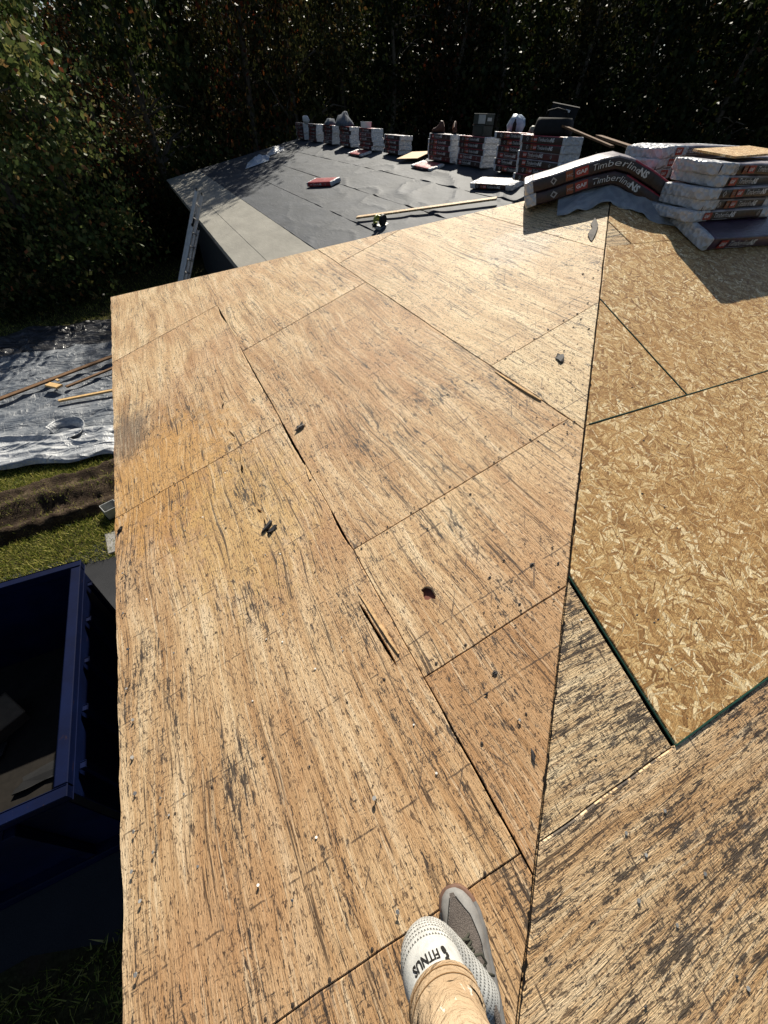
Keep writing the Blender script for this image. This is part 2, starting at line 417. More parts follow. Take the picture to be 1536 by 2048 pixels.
def mat_tarp(name, lo, hi, rough):
    m = NT(name)
    o = m.coord('Object')
    n1 = m.noise(o, 1.6, 6, 0.65, 0.4); n2 = m.noise(m.mapping(o, (1, 2.2, 1), (0, 0, 0.35)), 6, 5, 0.65, 1.0)
    vd = m.math('ABSOLUTE', m.math('SUBTRACT', m.noise(m.mapping(o, (1, 2.2, 1), (0, 0, 0.35)), 1.5, 2, 0.6, 0.8), 0.5))
    vd2 = m.math('ABSOLUTE', m.math('SUBTRACT', m.noise(m.mapping(o, (2.0, 1, 1), (0, 0, 0.9)), 3.0, 3, 0.6, 0.8), 0.5))
    m.bump(m.math('ADD', m.math('MULTIPLY', vd, -2.0), m.math('MULTIPLY', vd2, -0.5)), 0.6, 0.14)
    return m.fin(m.ramp(m.math('ADD', m.math('MULTIPLY', n1, 0.6), m.math('MULTIPLY', n2, 0.4)), [(0.38, lo), (0.62, hi)]), rough, 0.5)
M_TARP = mat_tarp('silver_tarp', (0.035, 0.048, 0.07), (0.20, 0.215, 0.235), 0.52)
M_TARPBLK = mat_tarp('black_plastic', (0.010, 0.010, 0.013), (0.05, 0.052, 0.06), 0.35)

def mat_leaf(name, stops):
    m = NT(name)
    g = m.n('ShaderNodeNewGeometry')
    isl = g.outputs['Random Per Island']
    r = m.rnd()
    f = m.math('FRACT', m.math('ADD', isl, m.math('MULTIPLY', r, 0.13)))
    c = m.ramp(f, stops)
    c = m.mix(1.0, c, m.n('ShaderNodeAttribute', {'attribute_type': 'OBJECT', 'attribute_name': 'tone'}).outputs['Color'], 'MULTIPLY')  # per-object multiplier; on tree crowns it carries painted sun and shade
    m.fin(c, 0.5, 0.13)
    tr = m.n('ShaderNodeBsdfTranslucent', None, Color=c)
    mx = m.n('ShaderNodeMixShader', None, i0=0.3)
    m.t.links.new(m.b.outputs[0], mx.inputs[1]); m.t.links.new(tr.outputs[0], mx.inputs[2])
    m.t.links.new(mx.outputs[0], m.out.inputs[0])
    return m.mat
M_LEAF = [mat_leaf('leaf_green', [(0, (0.022, 0.038, 0.010)), (0.5, (0.045, 0.065, 0.018)), (0.85, (0.085, 0.095, 0.028)), (0.97, (0.12, 0.085, 0.03)), (1, (0.16, 0.05, 0.02))]),
          mat_leaf('leaf_olive', [(0, (0.03, 0.036, 0.012)), (0.5, (0.065, 0.07, 0.024)), (0.88, (0.12, 0.11, 0.04)), (1, (0.15, 0.075, 0.025))]),
          mat_leaf('leaf_rust', [(0, (0.03, 0.03, 0.012)), (0.6, (0.06, 0.058, 0.02)), (0.80, (0.11, 0.07, 0.025)), (0.9, (0.17, 0.035, 0.018)), (1, (0.22, 0.09, 0.02))])]
M_BARK = simple('bark', (0.12, 0.10, 0.08), 0.9, 0.15, var=0.45, scale=8, bump=0.6, bd=0.03)
M_GRASS = mat_leaf('grass_blade', [(0, (0.04, 0.055, 0.012)), (0.4, (0.12, 0.135, 0.03)), (0.8, (0.27, 0.24, 0.075)), (1, (0.42, 0.34, 0.15))])

# ================================================================== GROUND
GZ = -5.0
def sheet_grid(name, x0, x1, y0, y1, nx, ny, z, mat, hf=None, kind='structure'):
    v = []; f = []
    for j in range(ny + 1):
        for i in range(nx + 1):
            x = x0 + (x1 - x0) * i / nx; y = y0 + (y1 - y0) * j / ny
            v.append((x, y, z + (hf(x, y) if hf else 0)))
    for j in range(ny):
        for i in range(nx):
            a = j * (nx + 1) + i
            f.append((a, a + 1, a + nx + 2, a + nx + 1))
    o = link(name, mesh(name, v, f, mat, smooth=True))
    o['kind'] = kind
    return o
sheet_grid('ground', -400, 400, -400, 500, 2, 2, GZ, M_GROUND)
# driveway, its edge runs beside the lawn
dv = [(-30, 0.55), (-2.6, 1.02), (-1.9, 0.78), (-0.3, 0.6), (-0.3, 5.9), (-1.7, 5.95), (-2.6, 5.6), (-30, 5.3)]
drive = link('driveway', mesh('driveway', [(x, y, GZ + 0.012) for x, y in dv], [tuple(range(len(dv)))], M_ASPH))
drive['kind'] = 'structure'
def mudh(x, y):
    n = noise.noise((x * 1.3, y * 2.1, 0)) * 0.07 + noise.noise((x * 6, y * 6, 3)) * 0.045 + noise.noise((x * 15, y * 15, 5)) * 0.03
    yy = y - 0.10 * (x + 3) + 0.12 * noise.noise((x * 0.8, 0, 3))
    rut = -0.10 * math.exp(-((yy - 7.45) / 0.13) ** 2) - 0.12 * math.exp(-((yy - 6.75) / 0.15) ** 2) + 0.10 * math.exp(-((yy - 7.12) / 0.16) ** 2) + 0.07 * math.exp(-((yy - 6.5) / 0.1) ** 2)
    edge = min(1.0, max(0.0, (yy - 6.22 + .12 * noise.noise((x * 2, y * 2, 8))) / 0.22), max(0.0, (7.92 - yy + .12 * noise.noise((x * 2, y * 2, 4))) / 0.22))
    return (0.15 + n + rut * .9) * edge - 0.10 * (1 - edge)
sheet_grid('mud_track', -9, 0.0, 5.6, 8.4, 200, 76, GZ, M_MUD, mudh)

# ================================================================== HOUSE
P20 = rad(20); T20 = math.tan(P20); C20 = math.cos(P20); S20 = math.sin(P20)
CA = -1.6167; OFF = 0.56; CB = CA + T20 * OFF
EAVE_X = -0.73; EAVE_Y = -1.29; RIDGE_Y = 3.004; PEAK_X = 3.564
zA = lambda x: T20 * x + CA
zB = lambda y: T20 * y + CB
FH = lambda x: 7.13 - 0.961 * (x + 0.73)          # y of the far hip at x
house = tag(empty('house', (0, 0, 0)), 'house with stripped roof of bare plywood and strand board under repair', 'house')

# far main wing: plane facing left
DR_X, DR_Z, DE_X, DP = 6.9, -0.74, 1.37, 0.25
DY1 = 22.3; DHK = 0.3
zD = lambda x: DR_Z - DP * (DR_X - x)
# dark substrate below the sheets
EX = 10.5
sub = MB()
e = 0.045
sub.add([(EAVE_X + .02, EAVE_Y + .02, zA(EAVE_X) - e), (EAVE_X + .02, 7.10, zA(EAVE_X) - e), (PEAK_X, RIDGE_Y, zA(PEAK_X) - e)], [(0, 2, 1)])
sub.add([(EAVE_X + .02, EAVE_Y + .02, zB(EAVE_Y) - e), (PEAK_X, RIDGE_Y, zA(PEAK_X) - e), (EX, RIDGE_Y, zA(PEAK_X) - e), (EX, EAVE_Y + .02, zB(EAVE_Y) - e)], [(0, 3, 2, 1)])
zr = zA(PEAK_X)
sub.add([(EAVE_X + .02, 7.10, zA(EAVE_X) - e), (PEAK_X, RIDGE_Y, zr - e), (EX, RIDGE_Y, zr - e), (EX, 7.10, zA(EAVE_X) - e)], [(0, 1, 2, 3)])
sub.add([(EX, EAVE_Y, -1.9), (EX, RIDGE_Y, zr - e), (EX, 7.1, -1.9)], [(0, 1, 2)])
sub.build('roof_deck', M_DECK, house)
# the far slope of the wing, sheathed
cf = mesh('back_slope', [(EAVE_X, 7.13, zA(EAVE_X) - .02), (PEAK_X, RIDGE_Y + .01, zr - .02), (EX, RIDGE_Y + .01, zr - .02), (EX, 7.13, zA(EAVE_X) - .02)], [(0, 1, 2, 3)], M_MEMB,
          uv=[(0, 0), (4, 4), (10, 4), (10, 0)])
link('back_slope', cf, house)

def clip(poly, a, b, c):
    """keep a*x+b*y<=c"""
    out = []
    for i in range(len(poly)):
        p, q = poly[i], poly[(i + 1) % len(poly)]
        dp = a * p[0] + b * p[1] - c; dq = a * q[0] + b * q[1] - c
        if dp <= 0: out.append(p)
        if (dp < 0 < dq) or (dq < 0 < dp):
            t = dp / (dp - dq)
            out.append((p[0] + (q[0] - p[0]) * t, p[1] + (q[1] - p[1]) * t))
    return out

def refine(poly, step=0.06):
    out = []
    for i in range(len(poly)):
        p, q = poly[i], poly[(i + 1) % len(poly)]
        n = max(1, int(math.hypot(q[0] - p[0], q[1] - p[1]) / step))
        for k in range(n): out.append((p[0] + (q[0] - p[0]) * k / n, p[1] + (q[1] - p[1]) * k / n))
    return out

def seam_gap(x, y):
    """widening of the long open joint on the left slope"""
    g = 0.0
    for a, b, w in ((4.30, 4.80, 0.015), (2.45, 3.75, 0.007), (1.75, 2.45, 0.011), (1.15, 1.45, 0.009), (-0.2, 0.46, 0.004)):
        if a < y < b: g = max(g, w * math.sin(math.pi * (y - a) / (b - a)) ** 0.7)
    return g

TH = 0.0125
SHEETS = {}
def sheet(name, poly, plane, mat, wear, pale=0.0, brown=0.0, lift=0.0, jit=0.0022, row=None):
    if len(poly) < 3: return None
    pts = []
    for k, (x, y) in enumerate(refine(poly)):
        j1 = noise.noise((x * 9 + 3, y * 9, 1.7)) * jit * 1.5; j2 = noise.noise((x * 9, y * 9 + 8, 4.1)) * jit * 1.5
        if plane == 'A' and row == 0 and abs(x - ROWA[1]) < 0.006: x -= seam_gap(x, y)
        if plane == 'A' and row == 0 and abs(x - EAVE_X) < 0.01: j1 *= 3.0
        if row == 'rip': j1 *= 4; j2 *= 4
        pts.append((x + j1, y + j2))
    zf = (lambda x, y: zA(x)) if plane == 'A' else (lambda x, y: zB(y))
    nrm = Vector((-S20, 0, C20)) if plane == 'A' else Vector((0, -S20, C20))
    cx = sum(p[0] for p in pts) / len(pts); cy = sum(p[1] for p in pts) / len(pts)
    org = Vector((cx, cy, zf(cx, cy)))
    top = []; uvs = []
    for x, y in pts:
        warp = 0.002 * noise.noise((x * 1.7, y * 1.7, 9))
        q = Vector((x, y, zf(x, y))) + nrm * (lift + warp)
        top.append(q - org)
        uvs.append((x / C20 - 0.553, y) if plane == 'A' else (y / C20, x))
    n = len(top)
    bot = [p - nrm * TH for p in top]
    # small worn arris
    inner = []
    c0 = Vector((0, 0, 0))
    for p in top:
        d = (c0 - p); d.normalize()
        inner.append(p + d * 0.003)
    low = [p - nrm * 0.003 for p in top]
    v = inner + low + bot
    f = [tuple(range(n))]
    for i in range(n):
        j = (i + 1) % n
        f.append((i, n + i, n + j, j)); f.append((n + i, 2 * n + i, 2 * n + j, n + j))
    f.append(tuple(range(2 * n, 3 * n))[::-1])
    me = mesh(name, v, f, mat, uv=uvs * 3)
    bm = bmesh.new(); bm.from_mesh(me); bmesh.ops.recalc_face_normals(bm, faces=bm.faces)
    bm.to_mesh(me); bm.free()
    o = link(name, me, house, org)
    o['wear'] = float(wear); o['pale'] = float(pale); o['brown'] = float(brown)
    return o

ROWA = [-0.73, 0.435, 1.60, 2.775, 3.60]
G = 0.0012
def a_sheet(r, y0, y1, wear, x0=None, x1=None, **kw):
    a = ROWA[r] if x0 is None else x0; b = ROWA[r + 1] if x1 is None else x1
    p = [(a + G, y0 + G), (b - G, y0 + G), (b - G, y1 - G), (a + G, y1 - G)]
    p = clip(p, 1, -1, OFF - 0.006)
    p = clip(p, 0.961, 1, 7.13 - 0.961 * 0.73)
    p = clip(p, -1, 0, 0.73)
    return sheet('plywood_sheet', p, 'A', M_PLY_A, wear, row=r, **kw)
SA = {}
SA['r0near'] = a_sheet(0, -1.4, -0.07, 0.75, brown=0.7, lift=-0.0005)
SA['r0a'] = a_sheet(0, -0.07, 2.36, 0.5, brown=0.26, lift=0.0008)
SA['r0b'] = a_sheet(0, 2.36, 4.85, 0.42, lift=0.0)
SA['r0c'] = a_sheet(0, 4.85, 7.3, 0.34, pale=0.12, lift=0.001)
SA['r1near'] = a_sheet(1, -0.5, 0.475, 0.62, brown=0.65, lift=-0.0005)
SA['r1a'] = a_sheet(1, 0.475, 1.145, 0.42, pale=0.1, lift=0.0005)
SA['r1b'] = a_sheet(1, 1.145, 3.59, 0.48, brown=0.40, lift=-0.001)
SA['r1c'] = a_sheet(1, 3.59, 6.1, 0.42, pale=0.1)
SA['r2a'] = a_sheet(2, 0.9, 1.78, 0.42, pale=0.9, lift=0.0015)
SA['r2b'] = a_sheet(2, 1.78, 4.25, 0.42, pale=0.45)
SA['r2c'] = a_sheet(2, 4.25, 5.2, 0.40, pale=0.2, lift=0.001)
SA['r3a'] = a_sheet(3, 2.1, 4.0, 0.36, pale=0.8)

ROWB = [-1.29, -0.075, 1.055, 2.24, 3.004]
def b_sheet(r, x0, x1, kind, wear=0.2, name=None, **kw):
    p = [(x0 + G, ROWB[r] + G), (x1 - G, ROWB[r] + G), (x1 - G, ROWB[r + 1] - G), (x0 + G, ROWB[r + 1] - G)]
    p = clip(p, -1, 1, -OFF - 0.006)
    return sheet('plywood_sheet' if kind == 'ply' else 'strand_board_sheet', p, 'B', M_PLY_B if kind == 'ply' else M_OSB, wear, row=r + 10, **kw)
SB = {}
SB['near'] = b_sheet(0, -0.8, 2.02, 'ply', 0.85, brown=0.25)
SB['near2'] = b_sheet(0, 2.02, 4.46, 'ply', 0.8, brown=0.2)
b_sheet(0, 4.46, 6.9, 'ply', 0.8); b_sheet(0, 6.9, EX, 'ply', 0.8)
SB['tri'] = b_sheet(1, 0.4, 1.05, 'ply', 0.95, pale=0.5, lift=-0.0015)
SB['osb1'] = b_sheet(1, 1.066, 3.5, 'osb', lift=0.004)
b_sheet(1, 3.5, 5.94, 'osb', lift=0.004); b_sheet(1, 5.94, EX, 'osb', lift=0.004)
SB['osbtri'] = b_sheet(2, 1.5, 2.36, 'osb', lift=0.003)
SB['osb2'] = b_sheet(2, 2.366, 4.80, 'osb', lift=0.004)
b_sheet(2, 4.80, 7.24, 'osb', lift=0.004); b_sheet(2, 7.24, EX, 'osb', lift=0.004)
b_sheet(3, 2.7, 3.06, 'ply', 0.4, pale=0.6, lift=0.001)
b_sheet(3, 3.064, 5.5, 'osb', lift=0.004); b_sheet(3, 5.5, EX, 'osb', lift=0.004)

# dark green sealed edge of the new boards
eg = MB()
def egline(a, b, w=0.008):
    a = Vector((a[0], a[1], zB(a[1]) + 0.0035)); b = Vector((b[0], b[1], zB(b[1]) + 0.0035))
    eg.bar(a, b, w, 0.006, up=(0, -S20, C20))
egline((1.060, 0.50), (1.060, -0.072), 0.0042)
egline((1.062, -0.077), (3.6, -0.077), 0.0035)
egline((1.64, 1.056), (4.2, 1.056), 0.004)
egline((2.362, 1.80), (2.362, 1.06), 0.004)
eg.build('green_board_edge', M_EDGE_GREEN, house)

# knot hole, split and torn veneer cut into the sheets
def cut(o, outlines):
    for pts in outlines:
        loc = o.location
        v = []; n = len(pts)
        for dz in (0.05, -0.05):
            for x, y in pts: v.append((x, y, zA(x) + dz))
        f = [tuple(range(n)), tuple(range(n, 2 * n))[::-1]] + [(i, n + i, n + (i + 1) % n, (i + 1) % n) for i in range(n)]
        me = mesh('cutter', v, f, M_DECK)
        bm = bmesh.new(); bm.from_mesh(me); bmesh.ops.recalc_face_normals(bm, faces=bm.faces); bm.to_mesh(me); bm.free()
        c = link('cutter', me)
        md = o.modifiers.new('cut', 'BOOLEAN'); md.object = c; md.operation = 'DIFFERENCE'; md.solver = 'EXACT'
        bpy.context.view_layer.update()
        dg = bpy.context.evaluated_depsgraph_get()
        new = bpy.data.meshes.new_from_object(o.evaluated_get(dg))
        o.modifiers.clear()
        o.data = new
        bpy.data.objects.remove(c)
def blob(cx, cy, rx, ry, n=14, seed=0, rough=0.3):
    out = []
    for k in range(n):
        t = 2 * math.pi * k / n
        q = 1 + rough * noise.noise((math.cos(t) * 1.7 + seed, math.sin(t) * 1.7, seed * 3.1))
        out.append((cx + rx * q * math.cos(t), cy + ry * q * math.sin(t)))
    return out
def sliver(p, q, w, seed, n=9):
    p = Vector(p); q = Vector(q); d = (q - p); s = Vector((-d.y, d.x)).normalized()
    L = []; Rr = []
    for k in range(n + 1):
        t = k / n
        hw = w * (math.sin(math.pi * min(1, max(0.02, t))) ** 0.6) * (0.7 + 0.6 * noise.noise((t * 4, seed, 0)))
        c = p + d * t
        L.append(tuple(c + s * hw)); Rr.append(tuple(c - s * hw))
    return L[1:-1] + [tuple(q)] + Rr[1:-1][::-1] + [tuple(p)]
cut(SA['r1a'], [blob(0.610, 0.752, 0.026, 0.034, seed=2, rough=0.5)])
cut(SA['r0a'], [sliver((0.352, 0.90), (0.372, 0.56), 0.011, 3.3), sliver((0.375, 0.80), (0.405, 0.66), 0.004, 5.1)])
cut(SA['r0a'], [sliver((0.105, 1.60), (0.125, 1.50), 0.008, 1.1)])
# ragged edge where the face veneer has torn away
tear = [(0.145, 3.16), (0.14, 2.98), (0.11, 2.86), (0.125, 2.74), (0.105, 2.60), (0.13, 2.44), (0.115, 2.38)]
tear2 = [(0.12, 2.30), (0.105, 2.18), (0.09, 2.06), (0.115, 1.90), (0.10, 1.74), (0.115, 1.66), (0.105, 1.47)]
for key, chain in (('r0b', tear), ('r0a', tear2)):
    cut(SA[key], [sliver(chain[k], (chain[k + 1][0], chain[k + 1][1] + 0.03), 0.0045 + 0.004 * (k % 3 == 1), k * 2.3) for k in range(len(chain) - 1) if k not in (2,)])
# what shows inside the knot hole: reddish rafter wood below
kh = MB(); kh.box((0.61, 0.752, zA(0.61) - 0.028), (0.12, 0.12, 0.012), Matrix.Rotation(-P20, 3, 'Y'))
kh.build('rafter_edge', simple('red_brown_rafter', (0.16, 0.06, 0.045), 0.8), house)
# splinter lifted beside the split
def splinter(pts, h, parent, mat):
    v = []
    for (x, y, w, up) in pts:
        for s in (-1, 1): v.append((x + s * w, y, zA(x) + 0.003 + up * .35))
    for (x, y, w, up) in pts:
        for s in (-1, 1): v.append((x + s * w, y, zA(x) + 0.0005))
    n = len(pts); f = []
    for i in range(n - 1):
        a = i * 2
        f += [(a, a + 1, a + 3, a + 2), (2 * n + a, 2 * n + a + 2, 2 * n + a + 3, 2 * n + a + 1), (a, a + 2, 2 * n + a + 2, 2 * n + a), (a + 1, 2 * n + a + 1, 2 * n + a + 3, a + 3)]
    o = link('splinter', mesh('splinter', v, f, mat), house)
    return o
M_SPLINT = simple('torn_veneer_sliver', (0.46, 0.30, 0.15), 0.75, 0.2, var=0.5, scale=40)
splinter([(0.368, 0.93, 0.002, 0.0), (0.375, 0.87, 0.004, 0.003), (0.380, 0.82, 0.007, 0.006), (0.383, 0.76, 0.006, 0.009), (0.389, 0.71, 0.008, 0.011), (0.390, 0.66, 0.005, 0.013), (0.396, 0.60, 0.003, 0.015)], 0, SA['r0a'], M_SPLINT)
splinter([(0.432, 1.86, 0.002, 0.0), (0.425, 1.78, 0.008, 0.008), (0.418, 1.72, 0.006, 0.016)], 0, SA['r0a'], M_SPLINT)
# shallow sliver beside the upper joint
splinter([(1.585, 1.72, 0.002, 0.0), (1.588, 1.6, 0.008, 0.006), (1.59, 1.45, 0.010, 0.012), (1.592, 1.34, 0.004, 0.016)], 0, SA['r0a'], M_SPLINT)

# nails left standing in the sheathing (parts of the sheets)
def nail_mesh():
    mb = MB()
    mb.tube([(0, 0, -0.004), (0, 0, 0.012)], 0.0017, 6, 1)
    mb.tube([(0, 0, 0.012), (0, 0, 0.0136)], 0.0052, 10, 0)
    return mesh('nail', mb.v, mb.f, [M_STEEL, M_RUST], mb.m, False)
NAIL = nail_mesh()
nails = []
for y in (0.02, 0.20, 0.36, 0.455, 0.568, 0.70, 0.83, 0.98, 1.13, 1.34, 1.56, 1.83): nails.append((-0.665 + random.uniform(-.015, .02), y, 1.15, 'r0a', 0.9))
for x, y, s, k in ((-0.286, 0.213, 1.0, 'r0a'), (0.13, 0.235, 1.2, 'r0a'), (0.08, -0.02, 1.0, 'r0a'), (-0.19, 0.14, .9, 'r0a'), (-0.56, 0.62, .9, 'r0a'), (-0.6, 0.47, .9, 'r0a'),
                   (-0.35, -0.15, 1, 'r0near'), (-0.6, -0.2, 1, 'r0near'), (-0.2, -0.45, 1, 'r0near'), (0.98, 0.34, 1, 'r1near'), (0.62, 0.2, 1, 'r1near')): nails.append((x, y, s, k, 0.7))
for k in range(26):
    nails.append((random.uniform(-0.6, 0.35), random.uniform(0.1, 2.3), 0.75, 'r0a', 0.2))
for (x, y, s, k, tl) in nails:
    par = SA[k]
    o = link('nail', NAIL, par)
    o.location = Vector((x, y, zA(x) + 0.002)) - par.location
    o.rotation_euler = (random.uniform(-.35, .35) * tl, -P20 + random.uniform(-.5, .1) * tl, random.uniform(0, 6))
    q = s * random.uniform(0.85, 1.15); o.scale = (q, q, q * (1.0 if tl > .5 else .25))
for k in range(30):
    x = random.uniform(0.6, 2.6); y = random.uniform(-0.9, -0.12)
    if x < y + 0.7: continue
    par = SB['near'] if x < 2.0 else SB['near2']
    o = link('nail', NAIL, par)
    o.location = Vector((x, y, zB(y) + 0.001)) - par.location
    o.rotation_euler = (P20 + random.uniform(-.2, .2), random.uniform(-.2, .2), 0)
    o.scale = (1, 1, 0.3)

# flush dark nail heads in rows along the sheet ends
def dark_nail():
    mb = MB(); mb.tube([(0, 0, -0.002), (0, 0, 0.0012)], 0.0048, 8); mb.tube([(0, 0, 0.0012), (0, 0, 0.0022)], [0.0046, 0.002], 8)
    return mesh('nail', mb.v, mb.f, M_RUST)
DNAIL = dark_nail()
def nail_row(key, xa, xb, y, step=0.115):
    par = SA[key]; x = xa + .04
    while x < xb - .03:
        X = x + random.uniform(-.02, .02); Y = y + random.uniform(-.007, .007)
        if X < Y + OFF - .03 and X < (7.13 - Y) / .961 - .76 and random.random() < .85:
            o = link('nail', DNAIL, par)
            o.location = Vector((X, Y, zA(X) + 0.0022)) - par.location; o.rotation_euler = (0, -P20, 0)
            q = random.uniform(.7, 1.15); o.scale = (q, q, 1)
        x += step * random.uniform(.8, 1.2)
for key, xa, xb, ya, yb in (('r0a', -.7, .42, -.07, 2.36), ('r0b', -.7, .42, 2.36, 4.85), ('r1a', .44, 1.6, .475, 1.145), ('r1b', .44, 1.6, 1.145, 3.59), ('r1c', .44, 1.6, 3.59, 6.1), ('r2b', 1.6, 2.77, 1.78, 4.25)):
    nail_row(key, xa, xb, ya + .016); nail_row(key, xa, xb, yb - .016)
for key, xa, xb, y in (('r0a', -.7, .42, .55), ('r0a', -.7, .42, 1.15), ('r0a', -.7, .42, 1.77), ('r1b', .44, 1.6, 1.75), ('r1b', .44, 1.6, 2.36), ('r1b', .44, 1.6, 2.98), ('r1near', .44, 1.0, .2)): nail_row(key, xa, xb, y, .16)
# ragged tar residue caught in the hip joint
v = []; f = []
N_ = 1100
for i in range(N_ + 1):
    y = -1.2 + 4.15 * i / N_; x = y + OFF
    fade = min(1.0, max(.25, (2.4 - y) / 1.6))
    wl_ = .0012 + .020 * max(0, noise.noise((y * 15, 1, 0)) * .6 - .12 + .9 * noise.noise((y * 70, 4, 0))) * fade
    wr_ = .0012 + .016 * max(0, noise.noise((y * 13, 7, 0)) * .6 - .12 + .9 * noise.noise((y * 60, 2, 0))) * fade
    d_ = Vector((1, -1, 0)) * .7071
    pl = Vector((x, y, 0)) - d_ * wl_; pr_ = Vector((x, y, 0)) + d_ * wr_
    v += [(pl.x, pl.y, zA(pl.x) + .0012), (x, y, zA(x) + .0016), (pr_.x, pr_.y, zB(pr_.y) + .0012 + (.0035 if y > .5 else 0))]
for i in range(N_):
    a = 3 * i; f += [(a, a + 1, a + 4, a + 3), (a + 1, a + 2, a + 5, a + 4)]
link('tar_residue', mesh('tar_residue', v, f, simple('black_tar', (0.016, 0.013, 0.011), 0.95, 0.05)), house)

# eave boards, soffit and walls
fb = MB(); fb.box((EAVE_X + 0.045, (EAVE_Y + 7.13) / 2, zA(EAVE_X) - 0.10), (0.022, 7.13 - EAVE_Y - 0.06, 0.16)); fb.build('fascia_board', M_FASCIA, house)
fb = MB(); fb.box((4.9, 7.08, zA(EAVE_X) - 0.10), (11.1, 0.022, 0.16)); fb.build('fascia_board', M_FASCIA, house)
fb = MB(); fb.box((4.9, EAVE_Y + .045, zA(EAVE_X) - 0.10), (11.1, 0.022, 0.16)); fb.build('fascia_board', M_FASCIA, house)
fb = MB(); fb.box((DE_X + 0.06, 15.2, zD(DE_X) - 0.11), (0.022, 16.2, 0.16)); fb.build('fascia_board', M_FASCIA, house)
wl = MB()
wl.box((5.05, 2.9, -3.45), (10.7, 7.5, 3.06)); wl.box((6.85, 14.0, -3.62), (10.0, 15.6, 2.72))
wl.build('wall', M_SIDING, house)
for k in range(15):
    z = GZ + 0.15 + k * 0.18
    sb = MB(); sb.bar((1.838, 6.8, z), (1.838, 21.7, z + 0.0), 0.02, 0.19, up=(0.08, 0, 1)); sb.build('siding_board', M_SIDING, house)
    if k < 16:
        sb = MB(); sb.bar((-0.312, -0.8, z), (-0.312, 6.6, z), 0.02, 0.19, up=(0.08, 0, 1)); sb.build('siding_board', M_SIDING, house)

# underlayment courses on the far roof
def course(name, x0, x1, mat, lift, wr, step=0.07, parent=house):
    nx = max(4, int((x1 - x0) / step)); ny = 190
    v = []; f = []; uv = []
    for j in range(ny + 1):
        for i in range(nx + 1):
            x = x0 + (x1 - x0) * i / nx
            ya = max(3.6, 3.9 + (DR_X - x) * 0.60 - 1.2); yb = DY1 + (DR_X - x) * DHK
            y = ya + (yb - ya) * j / ny
            w = 0
            if wr > 0:
                a = noise.noise((x * 1.1 + y * 0.5, y * 0.55, lift * 90))
                ridge_ = 1 - abs(noise.noise((x * 1.5 + y * 0.28, y * 0.9 - x * 0.5, 7 + lift * 50))) * 2.2
                w = wr * (max(0, ridge_) ** 3 * 0.75 + 0.25 * a + 0.06 * noise.noise((x * 9, y * 5, 1)))
                w *= min(1, 0.25 + max(0, (13.5 - y) / 5)) if y > 9 else 1
            edge = 0.004 * noise.noise((y * 3, x * 3, 2)) if i in (0, nx) else 0
            v.append((x + edge, y, zD(x) + lift + max(-0.003, w))); uv.append((x, y))
    for j in range(ny):
        for i in range(nx):
            a = j * (nx + 1) + i; f.append((a, a + 1, a + nx + 2, a + nx + 1))
    # folded-down lower edge gives the course a thickness
    b = len(v)
    for j in range(ny + 1):
        p = v[j * (nx + 1)]; v.append((p[0], p[1], zD(p[0]) - 0.03)); uv.append(uv[j * (nx + 1)])
    for j in range(ny): f.append((j * (nx + 1), (j + 1) * (nx + 1), b + j + 1, b + j))
    return link(name, mesh(name, v, f, mat, smooth=False, uv=uv), parent)
course('starter_strip', 1.37, 1.90, M_GREYMEMB, 0.0, 0.0)
course('starter_strip', 1.875, 2.76, M_GREYMEMB, 0.007, 0.004)
XS = [2.74, 3.80, 4.82, 5.85, 6.92]
for k in range(4):
    course('underlayment_course', XS[k] - 0.03, XS[k + 1], M_MEMB, 0.014 + 0.007 * k, (0.014, 0.021, 0.038, 0.052)[k])
# other slopes of the main wing
ms = MB()
ms.add([(DR_X, 3.0, DR_Z), (DR_X, DY1, DR_Z), (DR_X + 5.6, DY1 + 1.7, -2.14), (DR_X + 5.6, 3.0, -2.14)], [(0, 3, 2, 1)])
ms.add([(DR_X, DY1, DR_Z), (DE_X, DY1 + 5.53 * DHK, zD(DE_X)), (DR_X + 5.6, DY1 + 1.7, -2.14)], [(0, 2, 1)])
ms.build('far_slope', M_MEMB, house)

# ================================================================== SHINGLE BUNDLES
_tx = {}
def text_mesh(txt, size, mat, bold=0.0, shear=0.0):
    key = (txt, size, mat.name, bold, shear)
    if key in _tx: return _tx[key]
    cu = bpy.data.curves.new('lettering', 'FONT')
    cu.body = txt; cu.size = size; cu.offset = bold; cu.shear = shear; cu.resolution_u = 2
    cu.align_x = 'LEFT'
    o = bpy.data.objects.new('lettering', cu); COL.objects.link(o)
    bpy.context.view_layer.update()
    me = bpy.data.meshes.new_from_object(o.evaluated_get(bpy.context.evaluated_depsgraph_get()))
    bpy.data.objects.remove(o)
    me.materials.clear(); me.materials.append(mat)
    _tx[key] = me
    return me

